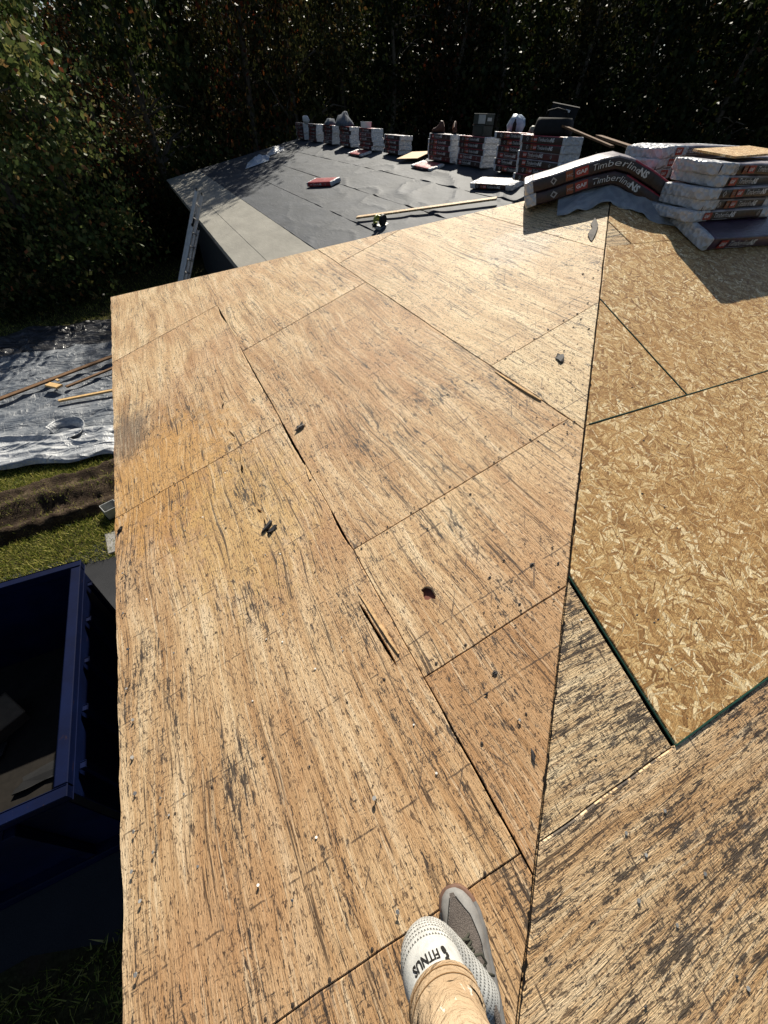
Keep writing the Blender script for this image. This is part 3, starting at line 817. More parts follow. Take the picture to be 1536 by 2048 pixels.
def bundle_parts(L, W, H, seed, mapf=None, top=None, side=None, endw=0.13, prints=True, big=False, pstyle=0, redx=None):
    """shingle bundle along x, printed long side at -y, base at z=0: list of (name, mesh)"""
    top = top or M_FILMTOP; side = side or M_FILMSIDE
    mp = mapf or (lambda p: p)
    nx = 16
    r = 0.011
    sec = []
    def arc(cy, cz, a0):
        for k in range(3):
            a = a0 + math.pi / 4 * k
            sec.append((cy + r * math.cos(a), cz + r * math.sin(a)))
    y0, y1, z0, z1 = -W / 2 + r, W / 2 - r, r, H - r
    arc(y0, z0, math.pi)                                    # lower front corner
    for k in (1, 2, 3): sec.append((y0 + (y1 - y0) * k / 4, 0))
    arc(y1, z0, -math.pi / 2); arc(y1, z1, 0)
    for k in (3, 2, 1): sec.append((y0 + (y1 - y0) * k / 4, H))
    arc(y0, z1, math.pi / 2)
    n = len(sec)
    def lump(x, y, z, a):
        q = noise.noise((x * 7 + seed * 3.7, y * 9 + seed, z * 20)); w = noise.noise((x * 19 + seed, y * 16, z * 30 + seed * 2))
        return a * (0.7 * q + 0.5 * w)
    def ringp(x, grow, a, squeeze=1.0):
        out = []
        for (y, z) in sec:
            dy = y; dz = z - H / 2
            ln = math.hypot(dy, dz * 2) + 1e-6
            g = grow + lump(x, y, z, a)
            out.append((x + 0.3 * lump(x + 5, y, z, a), (y + g * dy / ln) * squeeze, H / 2 + (dz + g * 2 * dz / ln) * squeeze))
        return out
    v = []; f = []; mi = []
    for i in range(nx + 1):
        v += ringp(-L / 2 + 0.015 + (L - 0.03) * i / nx, 0.0, 0.006)
    for i in range(nx):
        for k in range(n):
            k2 = (k + 1) % n
            f.append((i * n + k, (i + 1) * n + k, (i + 1) * n + k2, i * n + k2))
            ym = (sec[k][0] + sec[k2][0]) / 2; zm = (sec[k][1] + sec[k2][1]) / 2
            mi.append((2 if redx is not None and i > nx * redx else 1) if zm > H - 0.012 else 0)
    f.append(tuple(range(n))); mi.append(0); f.append(tuple(nx * n + k for k in range(n))[::-1]); mi.append(0)
    parts = [('wrapper', mesh('wrapper', [mp(p) for p in v], f, [side, top, M_FILMRED], mi, True))]
    for sgn in (-1, 1):
        v = []; f = []
        ww = endw * (0.85 + 0.4 * random.random())
        xs = [L / 2 - ww, L / 2 - ww * 0.6, L / 2 - ww * 0.25, L / 2]
        rings = [(xs[0], 0.002, 0.006, 1), (xs[1], 0.003, 0.007, 1), (xs[2], 0.003, 0.009, 1.0), (xs[3] - 0.002, 0.001, 0.010, 0.99), (xs[3] + 0.006, -0.004, 0.012, 0.93), (xs[3] + 0.006, -0.010, 0.014, 0.6), (xs[3] + 0.004, -0.012, 0.014, 0.3)]
        for (x, g, a, sq) in rings:
            rp = ringp(sgn * x, g, a, sq)
            v += rp
        for i in range(len(rings) - 1):
            for k in range(n):
                q = (i * n + k, (i + 1) * n + k, (i + 1) * n + (k + 1) % n, i * n + (k + 1) % n)
                f.append(q if sgn > 0 else q[::-1])
        b = (len(rings) - 1) * n
        f.append(tuple(b + k for k in range(n)) if sgn < 0 else tuple(b + k for k in range(n))[::-1])
        parts.append(('end_wrap', mesh('end_wrap', [mp(p) for p in v], f, M_WHITEPL, None, True)))
    if prints:
        yf = -W / 2 - 0.006
        def flat(pts2, mat, name, dy=0.0):
            nseg = 6
            (xa, xb, za, zb) = pts2
            v = []; f = []
            for i in range(nseg + 1):
                x = xa + (xb - xa) * i / nseg
                v += [mp((x, yf - dy, za)), mp((x, yf - dy, zb))]
            for i in range(nseg): f.append((2 * i, 2 * i + 2, 2 * i + 3, 2 * i + 1))
            parts.append((name, mesh(name, v, f, mat)))
        def letters(txt, size, mat, x, z, bold=0.0, shear=0.0, name='lettering'):
            src = text_mesh(txt, size, mat, bold, shear)
            me = src.copy()
            for vv in me.vertices:
                c = vv.co; vv.co = mp((x + c.x, yf - 0.0012, z + c.y))
            parts.append((name, me))
        x0 = -L / 2 + 0.16
        zc = H * 0.5
        hh = H * 0.36
        if pstyle == 0:
            # white diamond mark, orange band, red logo block, product name
            d = hh * 0.85
            dm = [(x0 + 0.03 - d, zc), (x0 + 0.03, zc + d), (x0 + 0.03 + d, zc), (x0 + 0.03, zc - d)]
            di = [(x0 + 0.03 + (a - x0 - 0.03) * 0.55, zc + (b - zc) * 0.55) for a, b in dm]
            vv = [mp((a, yf - 0.001, b)) for a, b in dm + di]
            parts.append(('diamond_mark', mesh('diamond_mark', vv, [(k, (k + 1) % 4, 4 + (k + 1) % 4, 4 + k) for k in range(4)], M_INKGREY)))
            flat((x0 + 0.11, x0 + 0.155, zc - hh, zc + hh), M_INKORANGE, 'colour_band')
            letters('MC', H * 0.34, M_INKGREY, x0 + 0.115, zc - H * 0.12, 0.0, 0.0)
            flat((x0 + 0.17, x0 + 0.245, zc - hh * .9, zc + hh * .9), M_INKRED, 'logo_block')
            letters('GAF', H * 0.40, M_INKWHITE, x0 + 0.176, zc - H * 0.14, 0.0008)
            letters('Timberline', H * 0.66, M_INKWHITE, x0 + 0.27, zc - H * 0.20, -0.0003, 0.12)
            letters('NS', H * 0.66, M_INKWHITE, x0 + 0.27 + H * 2.83, zc - H * 0.20, 0.0022, 0.12)
        else:
            flat((x0 - 0.02, x0 + 0.065, zc - hh * .9, zc + hh * .9), M_INKRED, 'logo_block')
            letters('GAF', H * 0.42, M_INKWHITE, x0 - 0.012, zc - H * 0.14, 0.0008)
            letters('Timberline', H * 0.66, M_INKWHITE, x0 + 0.09, zc - H * 0.18, -0.0003, 0.12)
            letters('NS', H * 0.66, M_INKWHITE, x0 + 0.09 + H * 2.83, zc - H * 0.18, 0.0022, 0.12)
            flat((x0 + 0.09, x0 + 0.09 + H * 2.6, zc - hh * 0.98, zc - hh * 0.86), M_INKGREY, 'fine_print')
            d = hh * 0.7; cx = L / 2 - 0.22
            dm = [(cx - d, zc), (cx, zc + d), (cx + d, zc), (cx, zc - d)]
            di = [(cx + (a - cx) * 0.55, zc + (b - zc) * 0.55) for a, b in dm]
            vv = [mp((a, yf - 0.001, b)) for a, b in dm + di]
            parts.append(('diamond_mark', mesh('diamond_mark', vv, [(k, (k + 1) % 4, 4 + (k + 1) % 4, 4 + k) for k in range(4)], M_INKGREY)))
    return parts

def place_bundle(parts, loc, rot, label, group):
    e_ = tag(empty('shingle_bundle', loc, rot), label, 'shingles', group)
    for nm, me in parts: link(nm, me, e_)
    return e_

ORD = ['lowest', 'second', 'third', 'fourth', 'fifth', 'sixth', 'seventh', 'eighth']
def level(k, n, where):
    if k == 0: return 'shingle bundle at the very bottom of ' + where
    if k == n - 1: return 'topmost shingle bundle of ' + where
    return ORD[k] + ' bundle up in ' + where
BH = 0.095
FARV = [bundle_parts(1.0, 0.36, BH, 10 + k, endw=0.05, pstyle=k % 2, top=(M_FILMTOP if k % 2 else M_FILMRED), side=(M_FILMSIDE if k != 3 else M_FILMMAROON)) for k in range(5)]
STACKS = [(21.4, 5, 'the far leftmost stack on the ridge'), (19.85, 5, 'the second stack from the left on the ridge'),
          (18.2, 5, 'the third ridge stack from the left'), (16.6, 5, 'the ridge stack under the peaked grey cloth'),
          (14.95, 5, 'the ridge stack with the white tub'), (13.2, 4, 'the low ridge stack left of the gap'),
          (10.75, 5, 'the ridge stack with brown boots'), (9.5, 5, 'the ridge stack with dark boxes'),
          (8.1, 6, 'the tall crooked ridge stack'), (6.55, 6, 'the ridge stack under the black tool bag')]
TOPZ = {}
for si, (yc, n, where) in enumerate(STACKS):
    z = DR_Z + 0.035
    for k in range(n):
        off = (random.uniform(-.018, .018), random.uniform(-.03, .03))
        rz = -math.pi / 2 + random.uniform(-.035, .035)
        ry = 0.0
        if si == 8 and k == n - 1: rz += 0.12; off = (-0.03, 0.05)
        if si == 9: off = (off[0] - 0.75, off[1])
        place_bundle(FARV[(si * 3 + k * 2) % 5], (DR_X - 0.05 + off[0], yc + off[1], z), (random.uniform(-.012, .012), ry, rz), level(k, n, where), 'shingle bundles along the far ridge')
        z += BH * 1.0
    TOPZ[si] = z
# loose bundles slid down the underlayment in front of the stacks
slope_rot = lambda rz: Matrix.Rotation(-math.atan(DP), 4, 'Y') @ Matrix.Rotation(rz, 4, 'Z')
def on_slope(parts, x, y, rz, label, dz=0.04):
    o = place_bundle(parts, (0, 0, 0), (0, 0, 0), label, 'shingle bundles lying on the far slope')
    o.matrix_world = Matrix.Translation((x, y, zD(x) + dz)) @ slope_rot(rz)
    return o
REDB = bundle_parts(0.95, 0.36, 0.09, 31, top=M_FILMRED, side=M_FILMRED, endw=0.04, prints=True, pstyle=1)
PURB = bundle_parts(1.0, 0.36, 0.085, 33, top=M_FILMPURP, side=M_FILMSIDE)
PURB2 = bundle_parts(1.0, 0.36, 0.05, 34, top=M_FILMRED, side=M_FILMSIDE)
on_slope(REDB, 4.55, 12.9, -1.15, 'single red shingle bundle lying alone on the black underlayment')
on_slope(PURB, 6.15, 7.75, -1.35, 'plum shingle bundle slipped down in front of the tall crooked stack', 0.06)
on_slope(PURB2, 6.42, 10.8, -1.6, 'flattened red-topped bundle lying in front of the boot stack', 0.05)
on_slope(PURB2, 6.45, 14.9, -1.55, 'flattened red-topped bundle at the foot of the white tub stack', 0.05)

# two bundles bent over the hip next to the peak
A0 = Vector((2.875, 3.185)); A1 = Vector((3.70, 2.52))
dirp = (A1 - A0).normalized(); away = Vector((-dirp.y, dirp.x))
if away.y < 0: away = -away
LEN = (A1 - A0).length
def bent(h0):
    def zc(t): return -0.292 - 0.35 * (math.sqrt((t - 0.57) ** 2 + 0.003) - 0.0548) - (0.10 * max(0, t - 0.57)) + 0.006 * noise.noise((t * 9, h0 * 40, 0))
    def f(p):
        x, y, z = p
        t = (x + 0.5) ; q = t
        e_ = 0.01
        slope = (zc(q + e_) - zc(q - e_)) / (2 * e_ * LEN)
        nl = math.sqrt(1 + slope * slope)
        pos = A0 + dirp * (LEN * q) + away * (y + 0.17)
        nz = 1 / nl; nx_ = -slope / nl
        hz = z + h0
        base = zc(q) - 0.035
        return (pos.x + dirp.x * nx_ * hz, pos.y + dirp.y * nx_ * hz, base + nz * hz + 0.03 * max(0, y + 0.17))
    return f
for k in range(2):
    pr = bundle_parts(1.0, 0.34, 0.084, 40 + k, mapf=bent(0.0 + k * 0.087), top=(M_FILMTOP if k else M_FILMSIDE), endw=0.06, pstyle=0, redx=0.62)
    place_bundle(pr, (0, 0, 0), (0, 0, 0), ['lower of the two shingle bundles bent over the roof peak', 'upper bundle bent over the roof peak, its grey top shining'][k], 'bent bundles on the peak')
# loose film sagging out below the bent bundles
v = []; f = []; nx, ny = 40, 10
for j in range(ny + 1):
    for i in range(nx + 1):
        t = 0.22 + 0.86 * i / nx; w = -0.16 + 0.34 * j / ny
        pos = A0 + dirp * (LEN * t) + away * (w + 0.05 * noise.noise((t * 5, 0, 3)) * (1 - j / ny))
        roof = min(zA(pos.x), zB(pos.y))
        curl = 0.05 * max(0, noise.noise((t * 9, 2.5, 0)) + 0.1) * (1 - j / ny) ** 2
        v.append((pos.x, pos.y, roof + 0.008 + curl + 0.10 * (j / ny) + 0.012 * noise.noise((t * 14, w * 14, 1))))
for j in range(ny):
    for i in range(nx): a = j * (nx + 1) + i; f.append((a, a + 1, a + nx + 2, a + nx + 1))
fl = link('plastic_wrapper', mesh('plastic_wrapper', v, f, mat_film('grey_blue_film', (0.20, 0.22, 0.25), (0.34, 0.36, 0.38), 0.35), None, True))
tag(fl, 'loose grey-blue plastic wrapper rucked up under the bent bundles', 'plastic sheet')
md = fl.modifiers.new('thickness', 'SOLIDIFY'); md.thickness = 0.002

# the near stack on the right slope
SH = 0.0665
NW = 'the near right stack'
NEAR = [bundle_parts(1.0, 0.36, SH, 60 + k, endw=0.17 if k not in (3,) else 0.12, pstyle=(1, 0, 0, 1, 0)[k], top=M_FILMTOP, big=True) for k in range(5)]
b0 = bundle_parts(1.05, 0.38, 0.085, 70, top=M_FILMPURP, side=M_FILMPURP, endw=0.05, prints=True, pstyle=1)
# big white print on the upper face of the slipped bundle
tm = text_mesh('TimberlineNS', 0.10, M_INKWHITE, 0.0015, 0.1).copy()
for vv in tm.vertices: vv.co = (vv.co.x - 0.28, -vv.co.y * 0.75 + 0.09, 0.0915)
tm.flip_normals()
b0.append(('lettering', tm))
ob = place_bundle(b0, (0, 0, 0), (0, 0, 0), 'plum bundle tilted on the slope at the foot of the near right stack', 'shingle bundles of the near right stack')
ob.matrix_world = Matrix.Translation((4.17, 2.235, zB(2.235) + 0.012)) @ Matrix.Rotation(P20, 4, 'X') @ Matrix.Rotation(-0.05, 4, 'Z')
zz = -0.488
for k in range(5):
    place_bundle(NEAR[k], (4.10 + (-0.02, 0.035, 0.02, 0.07, 0.045)[k], 2.40 + (0, .018, -.012, .022, .004)[k], zz), (0.03 + (0, .02, -.015, .02, 0)[k], (0, .012, -.01, .014, .004)[k], (-.03, .025, -.02, .04, -.015)[k]), level(k, 5, NW), 'shingle bundles of the near right stack')
    zz += SH * 0.985
# strand board off-cut on top of it
ot = MB()
fl_, bl_ = Vector((3.83, 2.27, zz + 0.030)), Vector((3.85, 2.62, zz + 0.052))
fr_ = Vector((4.9, 2.5, zz + 0.045)); br_ = fr_ + (bl_ - fl_)
pv = [fl_, fr_, br_, bl_]
nn = (fr_ - fl_).cross(bl_ - fl_).normalized()
ot.add(pv + [p - nn * 0.0125 for p in pv], [(0, 1, 2, 3), (7, 6, 5, 4), (0, 4, 5, 1), (1, 5, 6, 2), (2, 6, 7, 3), (3, 7, 4, 0)])
me = mesh('strand_board_offcut', ot.v, ot.f, M_OSB, uv=[(0, 0), (1.15, 0), (1.15, .4), (0, .4)] * 2)
tag(link('strand_board_offcut', me), 'strand board off-cut lying on top of the near right stack', 'board')

# bundles lying along the wing ridge behind it
def droop(p):
    x, y, z = p
    return (x, y, z - (0.35 * (-0.28 - x) ** 2 if x < -0.28 else 0))
RB = [bundle_parts(1.0, 0.36, 0.068, 80 + k, mapf=droop, endw=0.24, pstyle=1, top=M_FILMTOP, side=M_FILMPURP) for k in range(3)]
RB2 = [bundle_parts(1.0, 0.36, 0.068, 84 + k, endw=0.16, pstyle=0, top=M_FILMTOP, side=M_FILMPURP) for k in range(2)]
for k in range(3):
    place_bundle(RB[k], (4.30 + 0.03 * k, 3.05, zr + 0.015 + 0.069 * k), (0, 0, 0.02 * k - .02), level(k, 3, 'the drooping stack behind the bent bundles'), 'bundles on the near ridge')
    if k < 2: place_bundle(RB2[k], (5.36, 3.06, zr + 0.015 + 0.069 * k), (0, 0, 0.01), ['lower', 'upper'][k] + ' bundle at the right end of the drooping ridge stack', 'bundles on the near ridge')

# ================================================================== THINGS ON THE STACKS
M_BAGBLUE = mat_film('pale_blue_bag_film', (0.28, 0.36, 0.46), (0.46, 0.53, 0.60), 0.4)
M_CLOTH = simple('slate_cloth', (0.09, 0.105, 0.13), 0.85, 0.2, var=0.5, scale=14, bump=0.5, bd=0.02)
M_TUB = simple('white_tub', (0.70, 0.70, 0.67), 0.45, 0.5, var=0.08)
M_BOOT = simple('brown_leather', (0.085, 0.035, 0.022), 0.6, 0.3, var=0.3)
M_BLACK = simple('black_nylon', (0.010, 0.010, 0.011), 0.75, 0.25, var=0.4)
M_BOXDK = simple('dark_printed_box', (0.03, 0.035, 0.03), 0.5, 0.4, var=0.4)
M_BOXLT = simple('pale_box_panel', (0.35, 0.36, 0.35), 0.5, 0.4, var=0.3)
def lathe(prof, n=16):
    v = []; f = []
    for r_, z_ in prof:
        for k in range(n):
            t = 2 * math.pi * k / n; v.append((r_ * math.cos(t), r_ * math.sin(t), z_))
    for i in range(len(prof) - 1):
        for k in range(n): f.append((i * n + k, i * n + (k + 1) % n, (i + 1) * n + (k + 1) % n, (i + 1) * n + k))
    f.append(tuple(range(n))[::-1]); f.append(tuple((len(prof) - 1) * n + k for k in range(n)))
    return v, f
def crumple(name, prof, mat, loc, label, cat, amp=0.03, n=20, seed=1.0, sq=(1, 1), fr=14):
    v, f = lathe(prof, n)
    out = []
    for x, y, z in v:
        d = noise.noise((x * fr + seed, y * fr, z * fr)) * amp
        l = math.hypot(x, y) + 1e-6
        out.append(((x + x / l * d) * sq[0], (y + y / l * d) * sq[1], max(0, z + d * 0.5)))
    o = link(name, mesh(name, out, f, mat, None, True), None, loc)
    return tag(o, label, cat)
crumple('plastic_bag', [(0.10, 0), (0.13, .08), (0.11, .17), (0.05, .21)], M_WHITEPL, (DR_X - .1, 20.9, TOPZ[0]), 'small crumpled clear plastic bag on the far leftmost stack', 'bag', 0.05, seed=3)
crumple('draped_cloth', [(0.42, 0), (0.36, .10), (0.22, .22), (0.10, .31), (0.02, .34)], M_CLOTH, (DR_X - .1, 16.9, TOPZ[3]), 'grey-blue cloth heaped in a peak on the far ridge stack', 'cloth', 0.12, seed=8, sq=(0.6, 1.25), fr=7)
crumple('draped_cloth', [(0.25, 0), (0.2, .08), (0.1, .15), (0.02, .17)], M_CLOTH, (DR_X - .05, 18.3, TOPZ[2]), 'small dark heap of cloth on the third ridge stack', 'cloth', 0.08, seed=12, fr=8)
v, f = lathe([(0.15, 0), (0.165, .12), (0.17, .12), (0.17, .135), (0.155, .135), (0.14, .02)], 20)
tag(link('plastic_tub', mesh('plastic_tub', v, f, M_TUB, None, False), None, (DR_X - .12, 15.15, TOPZ[4])), 'white plastic tub standing on a far ridge stack', 'tub')

def boot(loc, rz, label):
    e_ = tag(empty('work_boot', loc, (0, 0, rz)), label, 'boot', 'brown boots on the ridge stack')
    # lofted upper: sections along the foot
    secs = [(-0.13, 0.035, 0.10), (-0.09, 0.042, 0.19), (-0.03, 0.045, 0.20), (0.02, 0.045, 0.13), (0.08, 0.05, 0.085), (0.14, 0.045, 0.065), (0.17, 0.025, 0.04)]
    v = []; f = []; n = 12
    for x, w, h in secs:
        for k in range(n):
            t = 2 * math.pi * k / n
            v.append((x, w * math.cos(t), 0.02 + h * (0.5 + 0.5 * math.sin(t))))
    for i in range(len(secs) - 1):
        for k in range(n): f.append((i * n + k, i * n + (k + 1) % n, (i + 1) * n + (k + 1) % n, (i + 1) * n + k))
    f.append(tuple(range(n))); f.append(tuple((len(secs) - 1) * n + k for k in range(n)))
    link('upper', mesh('upper', v, f, M_BOOT, None, True), e_)
    sp = MB(); sp.box((0.02, 0, 0.012), (0.31, 0.10, 0.025), bev=0.01); sp.build('sole', M_BLACKRUB, e_)
boot((DR_X - .12, 11.0, TOPZ[6]), 2.2, 'brown work boot on its stack, farther left of the pair')
boot((DR_X - .02, 10.5, TOPZ[6]), 0.9, 'brown work boot on its stack, nearer the dark boxes')

def carton(name, loc, d, rz, m1, m2, label):
    e_ = tag(empty(name, loc, (0, 0, rz)), label, 'box', 'dark boxes on the ridge stack')
    bx = MB(); bx.box((0, 0, d[2] / 2), d, bev=0.008); bx.build('carton', m1, e_)
    pn = MB(); pn.box((-d[0] * .02 - d[0] / 2, -d[1] * .18, d[2] * .5), (0.006, d[1] * .5, d[2] * .78)); pn.build('picture_panel', m2, e_)
    pn = MB(); pn.box((-d[0] * .15, -d[1] / 2 - 0.004, d[2] * .5), (d[0] * .5, 0.006, d[2] * .3)); pn.build('label_strip', m2, e_)
    return e_
carton('cardboard_carton', (DR_X - .02, 9.45, TOPZ[7]), (0.27, 0.34, 0.17), 0.1, M_BOXDK, M_BOXDK, 'lower black carton on the ridge stack')
carton('cardboard_carton', (DR_X - .02, 9.45, TOPZ[7] + 0.172), (0.25, 0.36, 0.17), 0.22, M_BOXDK, M_BOXLT, 'upper carton with pale picture panel on the black carton')
crumple('plastic_bag', [(0.13, 0), (0.15, .10), (0.13, .20), (0.07, .26), (0.02, .27)], M_BAGBLUE, (DR_X + .05, 8.5, TOPZ[8] - .02), 'pale blue plastic bag standing on the tall crooked stack', 'bag', 0.05, seed=5)
v, f = lathe([(0.035, 0), (0.037, .11), (0.034, .14), (0.015, .17), (0.015, .20)], 14)
tag(link('drink_bottle', mesh('drink_bottle', v, f, M_BLACK, None, True), None, (DR_X - .10, 8.35, TOPZ[8] - .02)), 'dark drink bottle standing against the pale blue bag', 'bottle')
crumple('safety_cap', [(0.085, 0), (0.085, .03), (0.075, .075), (0.04, .10), (0.01, .105)], simple('grey_green_cap', (0.16, 0.17, 0.14), 0.5), (DR_X - .05, 7.85, TOPZ[8]), 'small grey domed cap on the tall crooked stack', 'cap', 0.015, seed=2)

# open black tool bag on the last ridge stack, a plank and a broom leaning from it
tb = tag(empty('tool_bag', (DR_X - .80, 6.55, TOPZ[9]), (0, 0, -1.25)), 'open black tool bag with raised lid on the ridge stack', 'tool bag')
def loft(secs, n=16, p=4.0):
    v = []; f = []
    for (cx, cy, cz, w, d) in secs:
        for k in range(n):
            t = 2 * math.pi * k / n; c_, s_ = math.cos(t), math.sin(t)
            v.append((cx + w * math.copysign(abs(c_) ** (2 / p), c_), cy + d * math.copysign(abs(s_) ** (2 / p), s_), cz))
    for i in range(len(secs) - 1):
        for k in range(n): f.append((i * n + k, i * n + (k + 1) % n, (i + 1) * n + (k + 1) % n, (i + 1) * n + k))
    f.append(tuple(range(n))[::-1]); f.append(tuple((len(secs) - 1) * n + k for k in range(n)))
    return v, f
v, f = loft([(0, 0, 0, .27, .15), (0, 0, .05, .29, .17), (0, 0, .16, .27, .15), (0, 0, .20, .25, .13)])
link('bag_body', mesh('bag_body', v, f, M_BLACK, None, True), tb)
lb = MB(); lb.box((0.02, 0.15, 0.26), (0.48, 0.03, 0.18), Matrix.Rotation(-0.25, 3, 'X') @ Matrix.Rotation(0.12, 3, 'Y'), bev=0.012); lb.build('lid', M_BLACK, tb)
lb = MB(); lb.box((0.10, 0.125, 0.275), (0.075, 0.006, 0.03), Matrix.Rotation(-0.25, 3, 'X') @ Matrix.Rotation(0.12, 3, 'Y')); lb.build('label_patch', M_INKWHITE, tb)
hb = MB(); hb.tube([(-0.2, 0, .18), (-0.16, 0, .27), (0, 0, .30), (0.16, 0, .27), (0.2, 0, .18)], 0.012, 8); hb.build('handle', M_BLACK, tb, True)
pk = MB(); pk.bar((6.08, 6.45, 0.0), (5.90, 5.15, -0.20), 0.07, 0.025, bev=0.003)
tag(pk.build('wood_plank', M_WOODOLD), 'thin brown plank leaning down from the black tool bag', 'plank')
pk = MB(); pk.bar((6.45, 5.95, -0.115), (5.68, 4.55, -0.20), 0.09, 0.03, bev=0.003)
tag(pk.build('wood_plank', M_WOODOLD), 'brown plank behind the drooping ridge stack', 'plank')
# scrap of decking showing in the gap between stacks
sc = MB(); sc.box((0, 0, 0), (0.55, 0.75, 0.012), Matrix.Rotation(-math.atan(DP), 3, 'Y') @ Matrix.Rotation(0.3, 3, 'Z'))
o = sc.build('strand_board_scrap', M_WOODRAW); o.location = (6.72, 12.0, zD(6.72) + 0.12); tag(o, 'pale board scrap lying in the gap between the ridge stacks', 'board')

# ================================================================== THINGS ON THE ROOF
# long strand board rip lying across the valley
rp = MB()
ra, rb = Vector((3.80, 8.95, zD(3.8) + 0.10)), Vector((5.62, 7.02, zD(5.62) + 0.11))
rp.bar(ra, rb, 0.10, 0.03, up=(-0.24, 0, 1))
me = mesh('board_strip', rp.v, rp.f, M_OSB, uv=[(p[1], p[0] + p[2]) for p in rp.v])
tag(link('board_strip', me), 'long narrow strand board strip lying across the underlayment', 'board')
# circular saw beside it
M_LIME = simple('lime_plastic', (0.30, 0.33, 0.06), 0.45, 0.5, var=0.15)
cs = tag(empty('circular_saw', (3.93, 8.12, zD(3.93) + 0.05), (0.1, -0.25, 0.5)), 'green and black circular saw beside the board strip', 'circular saw')
q = MB(); q.box((0, 0, 0.005), (0.30, 0.15, 0.006), bev=0.002); q.build('base_plate', M_STEEL, cs)
v, f = lathe([(0.085, -.03), (0.095, -.02), (0.095, .02), (0.085, .03)], 24)
o = link('blade_guard', mesh('blade_guard', v, f, M_BLACKRUB), cs, (0.02, -0.03, 0.09), (math.pi / 2, 0, 0))
v, f = lathe([(0.045, -.07), (0.05, -.06), (0.05, .05), (0.035, .07)], 16)
link('motor', mesh('motor', v, f, M_LIME, None, True), cs, (0.03, 0.06, 0.10), (math.pi / 2, 0, 0))
q = MB(); q.tube([(-0.02, 0.03, .15), (-.08, 0.03, .19), (-.15, 0.03, .17), (-.17, 0.03, .11), (-.10, 0.03, .08)], [.02, .022, .022, .02, .022], 10); q.build('handle', M_LIME, cs, True)
q = MB(); q.box((-.17, .03, .07), (.08, .07, .06), bev=.01); q.build('battery', M_BLACKRUB, cs)
# torn bags weighing down the far edge
for (x, y, s, sd, lab) in ((4.5, 20.0, 1.0, 3, 'pale crumpled plastic bag lying on the far roof edge'), (5.45, 20.9, 0.8, 9, 'second pale plastic bag farther up the far roof edge')):
    v = []; f = []; nx = ny = 14
    for j in range(ny + 1):
        for i in range(nx + 1):
            a = (i / nx - .5) * 0.9 * s; b = (j / ny - .5) * 1.3 * s
            h = 0.16 * s * max(0, 1 - (2 * abs(i / nx - .5)) ** 2) * max(0, 1 - (2 * abs(j / ny - .5)) ** 2)
            h *= 0.7 + 0.9 * noise.noise((a * 5 + sd, b * 5, 0)); xx = x + a + 0.3 * b; 
            v.append((xx, y + b, zD(min(xx, DR_X)) + 0.05 + max(0, h)))
    for j in range(ny):
        for i in range(nx): a = j * (nx + 1) + i; f.append((a, a + 1, a + nx + 2, a + nx + 1))
    o = tag(link('plastic_bag', mesh('plastic_bag', v, f, M_BAGBLUE if s == 1 else M_WHITEPL, None, True)), lab, 'bag')

# torn scraps of tar paper and shingle
def scrap(x, y, pts, mat, label, plane='A', th=0.004, sc=1.0, rz=0.0, curl=0.006):
    v = []; n = len(pts)
    c_, s_ = math.cos(rz), math.sin(rz)
    for lvl in (1, 0):
        for k, (a, b) in enumerate(pts):
            a, b = a * sc, b * sc
            X = x + a * c_ - b * s_; Y = y + a * s_ + b * c_
            z = zA(X) if plane == 'A' else zB(Y)
            v.append((X, Y, z + 0.003 + th * lvl + (curl * (1 + noise.noise((a * 40, b * 40, 1))) if k % 2 else 0)))
    f = [tuple(range(n)), tuple(range(n, 2 * n))[::-1]] + [(i, n + i, n + (i + 1) % n, (i + 1) % n) for i in range(n)]
    o = link('shingle_scrap', mesh('shingle_scrap', v, f, mat))
    bm = bmesh.new(); bm.from_mesh(o.data); bmesh.ops.recalc_face_normals(bm, faces=bm.faces); bm.to_mesh(o.data); bm.free()
    return tag(o, label, 'scrap', 'scraps on the sheathing')
scrap(2.93, 2.50, [(-.19, -.05), (-.10, -.045), (-.03, -.04), (.06, -.02), (.16, .02), (.19, .045), (.10, .05), (.03, .015), (-.03, .02), (-.09, .015), (-.17, -.03)], M_GREYSCRAP, 'long torn grey scrap near the top of the hip', rz=0.55, sc=0.85)
scrap(1.86, 1.53, blob(0, 0, .045, .02, 9, 4, .8), M_TARSCRAP, 'dark torn scrap beside the hip, above the lifted splinter', rz=.8)
scrap(0.51, 2.20, blob(0, 0, .036, .020, 11, 6, 1.0), M_GREYSCRAP, 'ragged grey chip right of the long open joint', rz=.5, curl=.012)
scrap(0.115, 1.575, blob(0, 0, .045, .014, 8, 1, .6), M_TARSCRAP, 'upper of two black slivers on the torn veneer', rz=.5, curl=.01)
scrap(0.135, 1.535, blob(0, 0, .035, .013, 8, 2, .6), M_TARSCRAP, 'lower of two black slivers on the torn veneer', rz=.4, curl=.01)
scrap(-0.69, 2.22, blob(0, 0, .022, .012, 8, 5, .8), M_TARSCRAP, 'small black chip stuck near the left eave', rz=.9, curl=.012)
scrap(0.60, 0.10, blob(0, 0, .02, .006, 7, 5, .8), M_TARSCRAP, 'thin black sliver beside the open joint near the hip', rz=1.2)
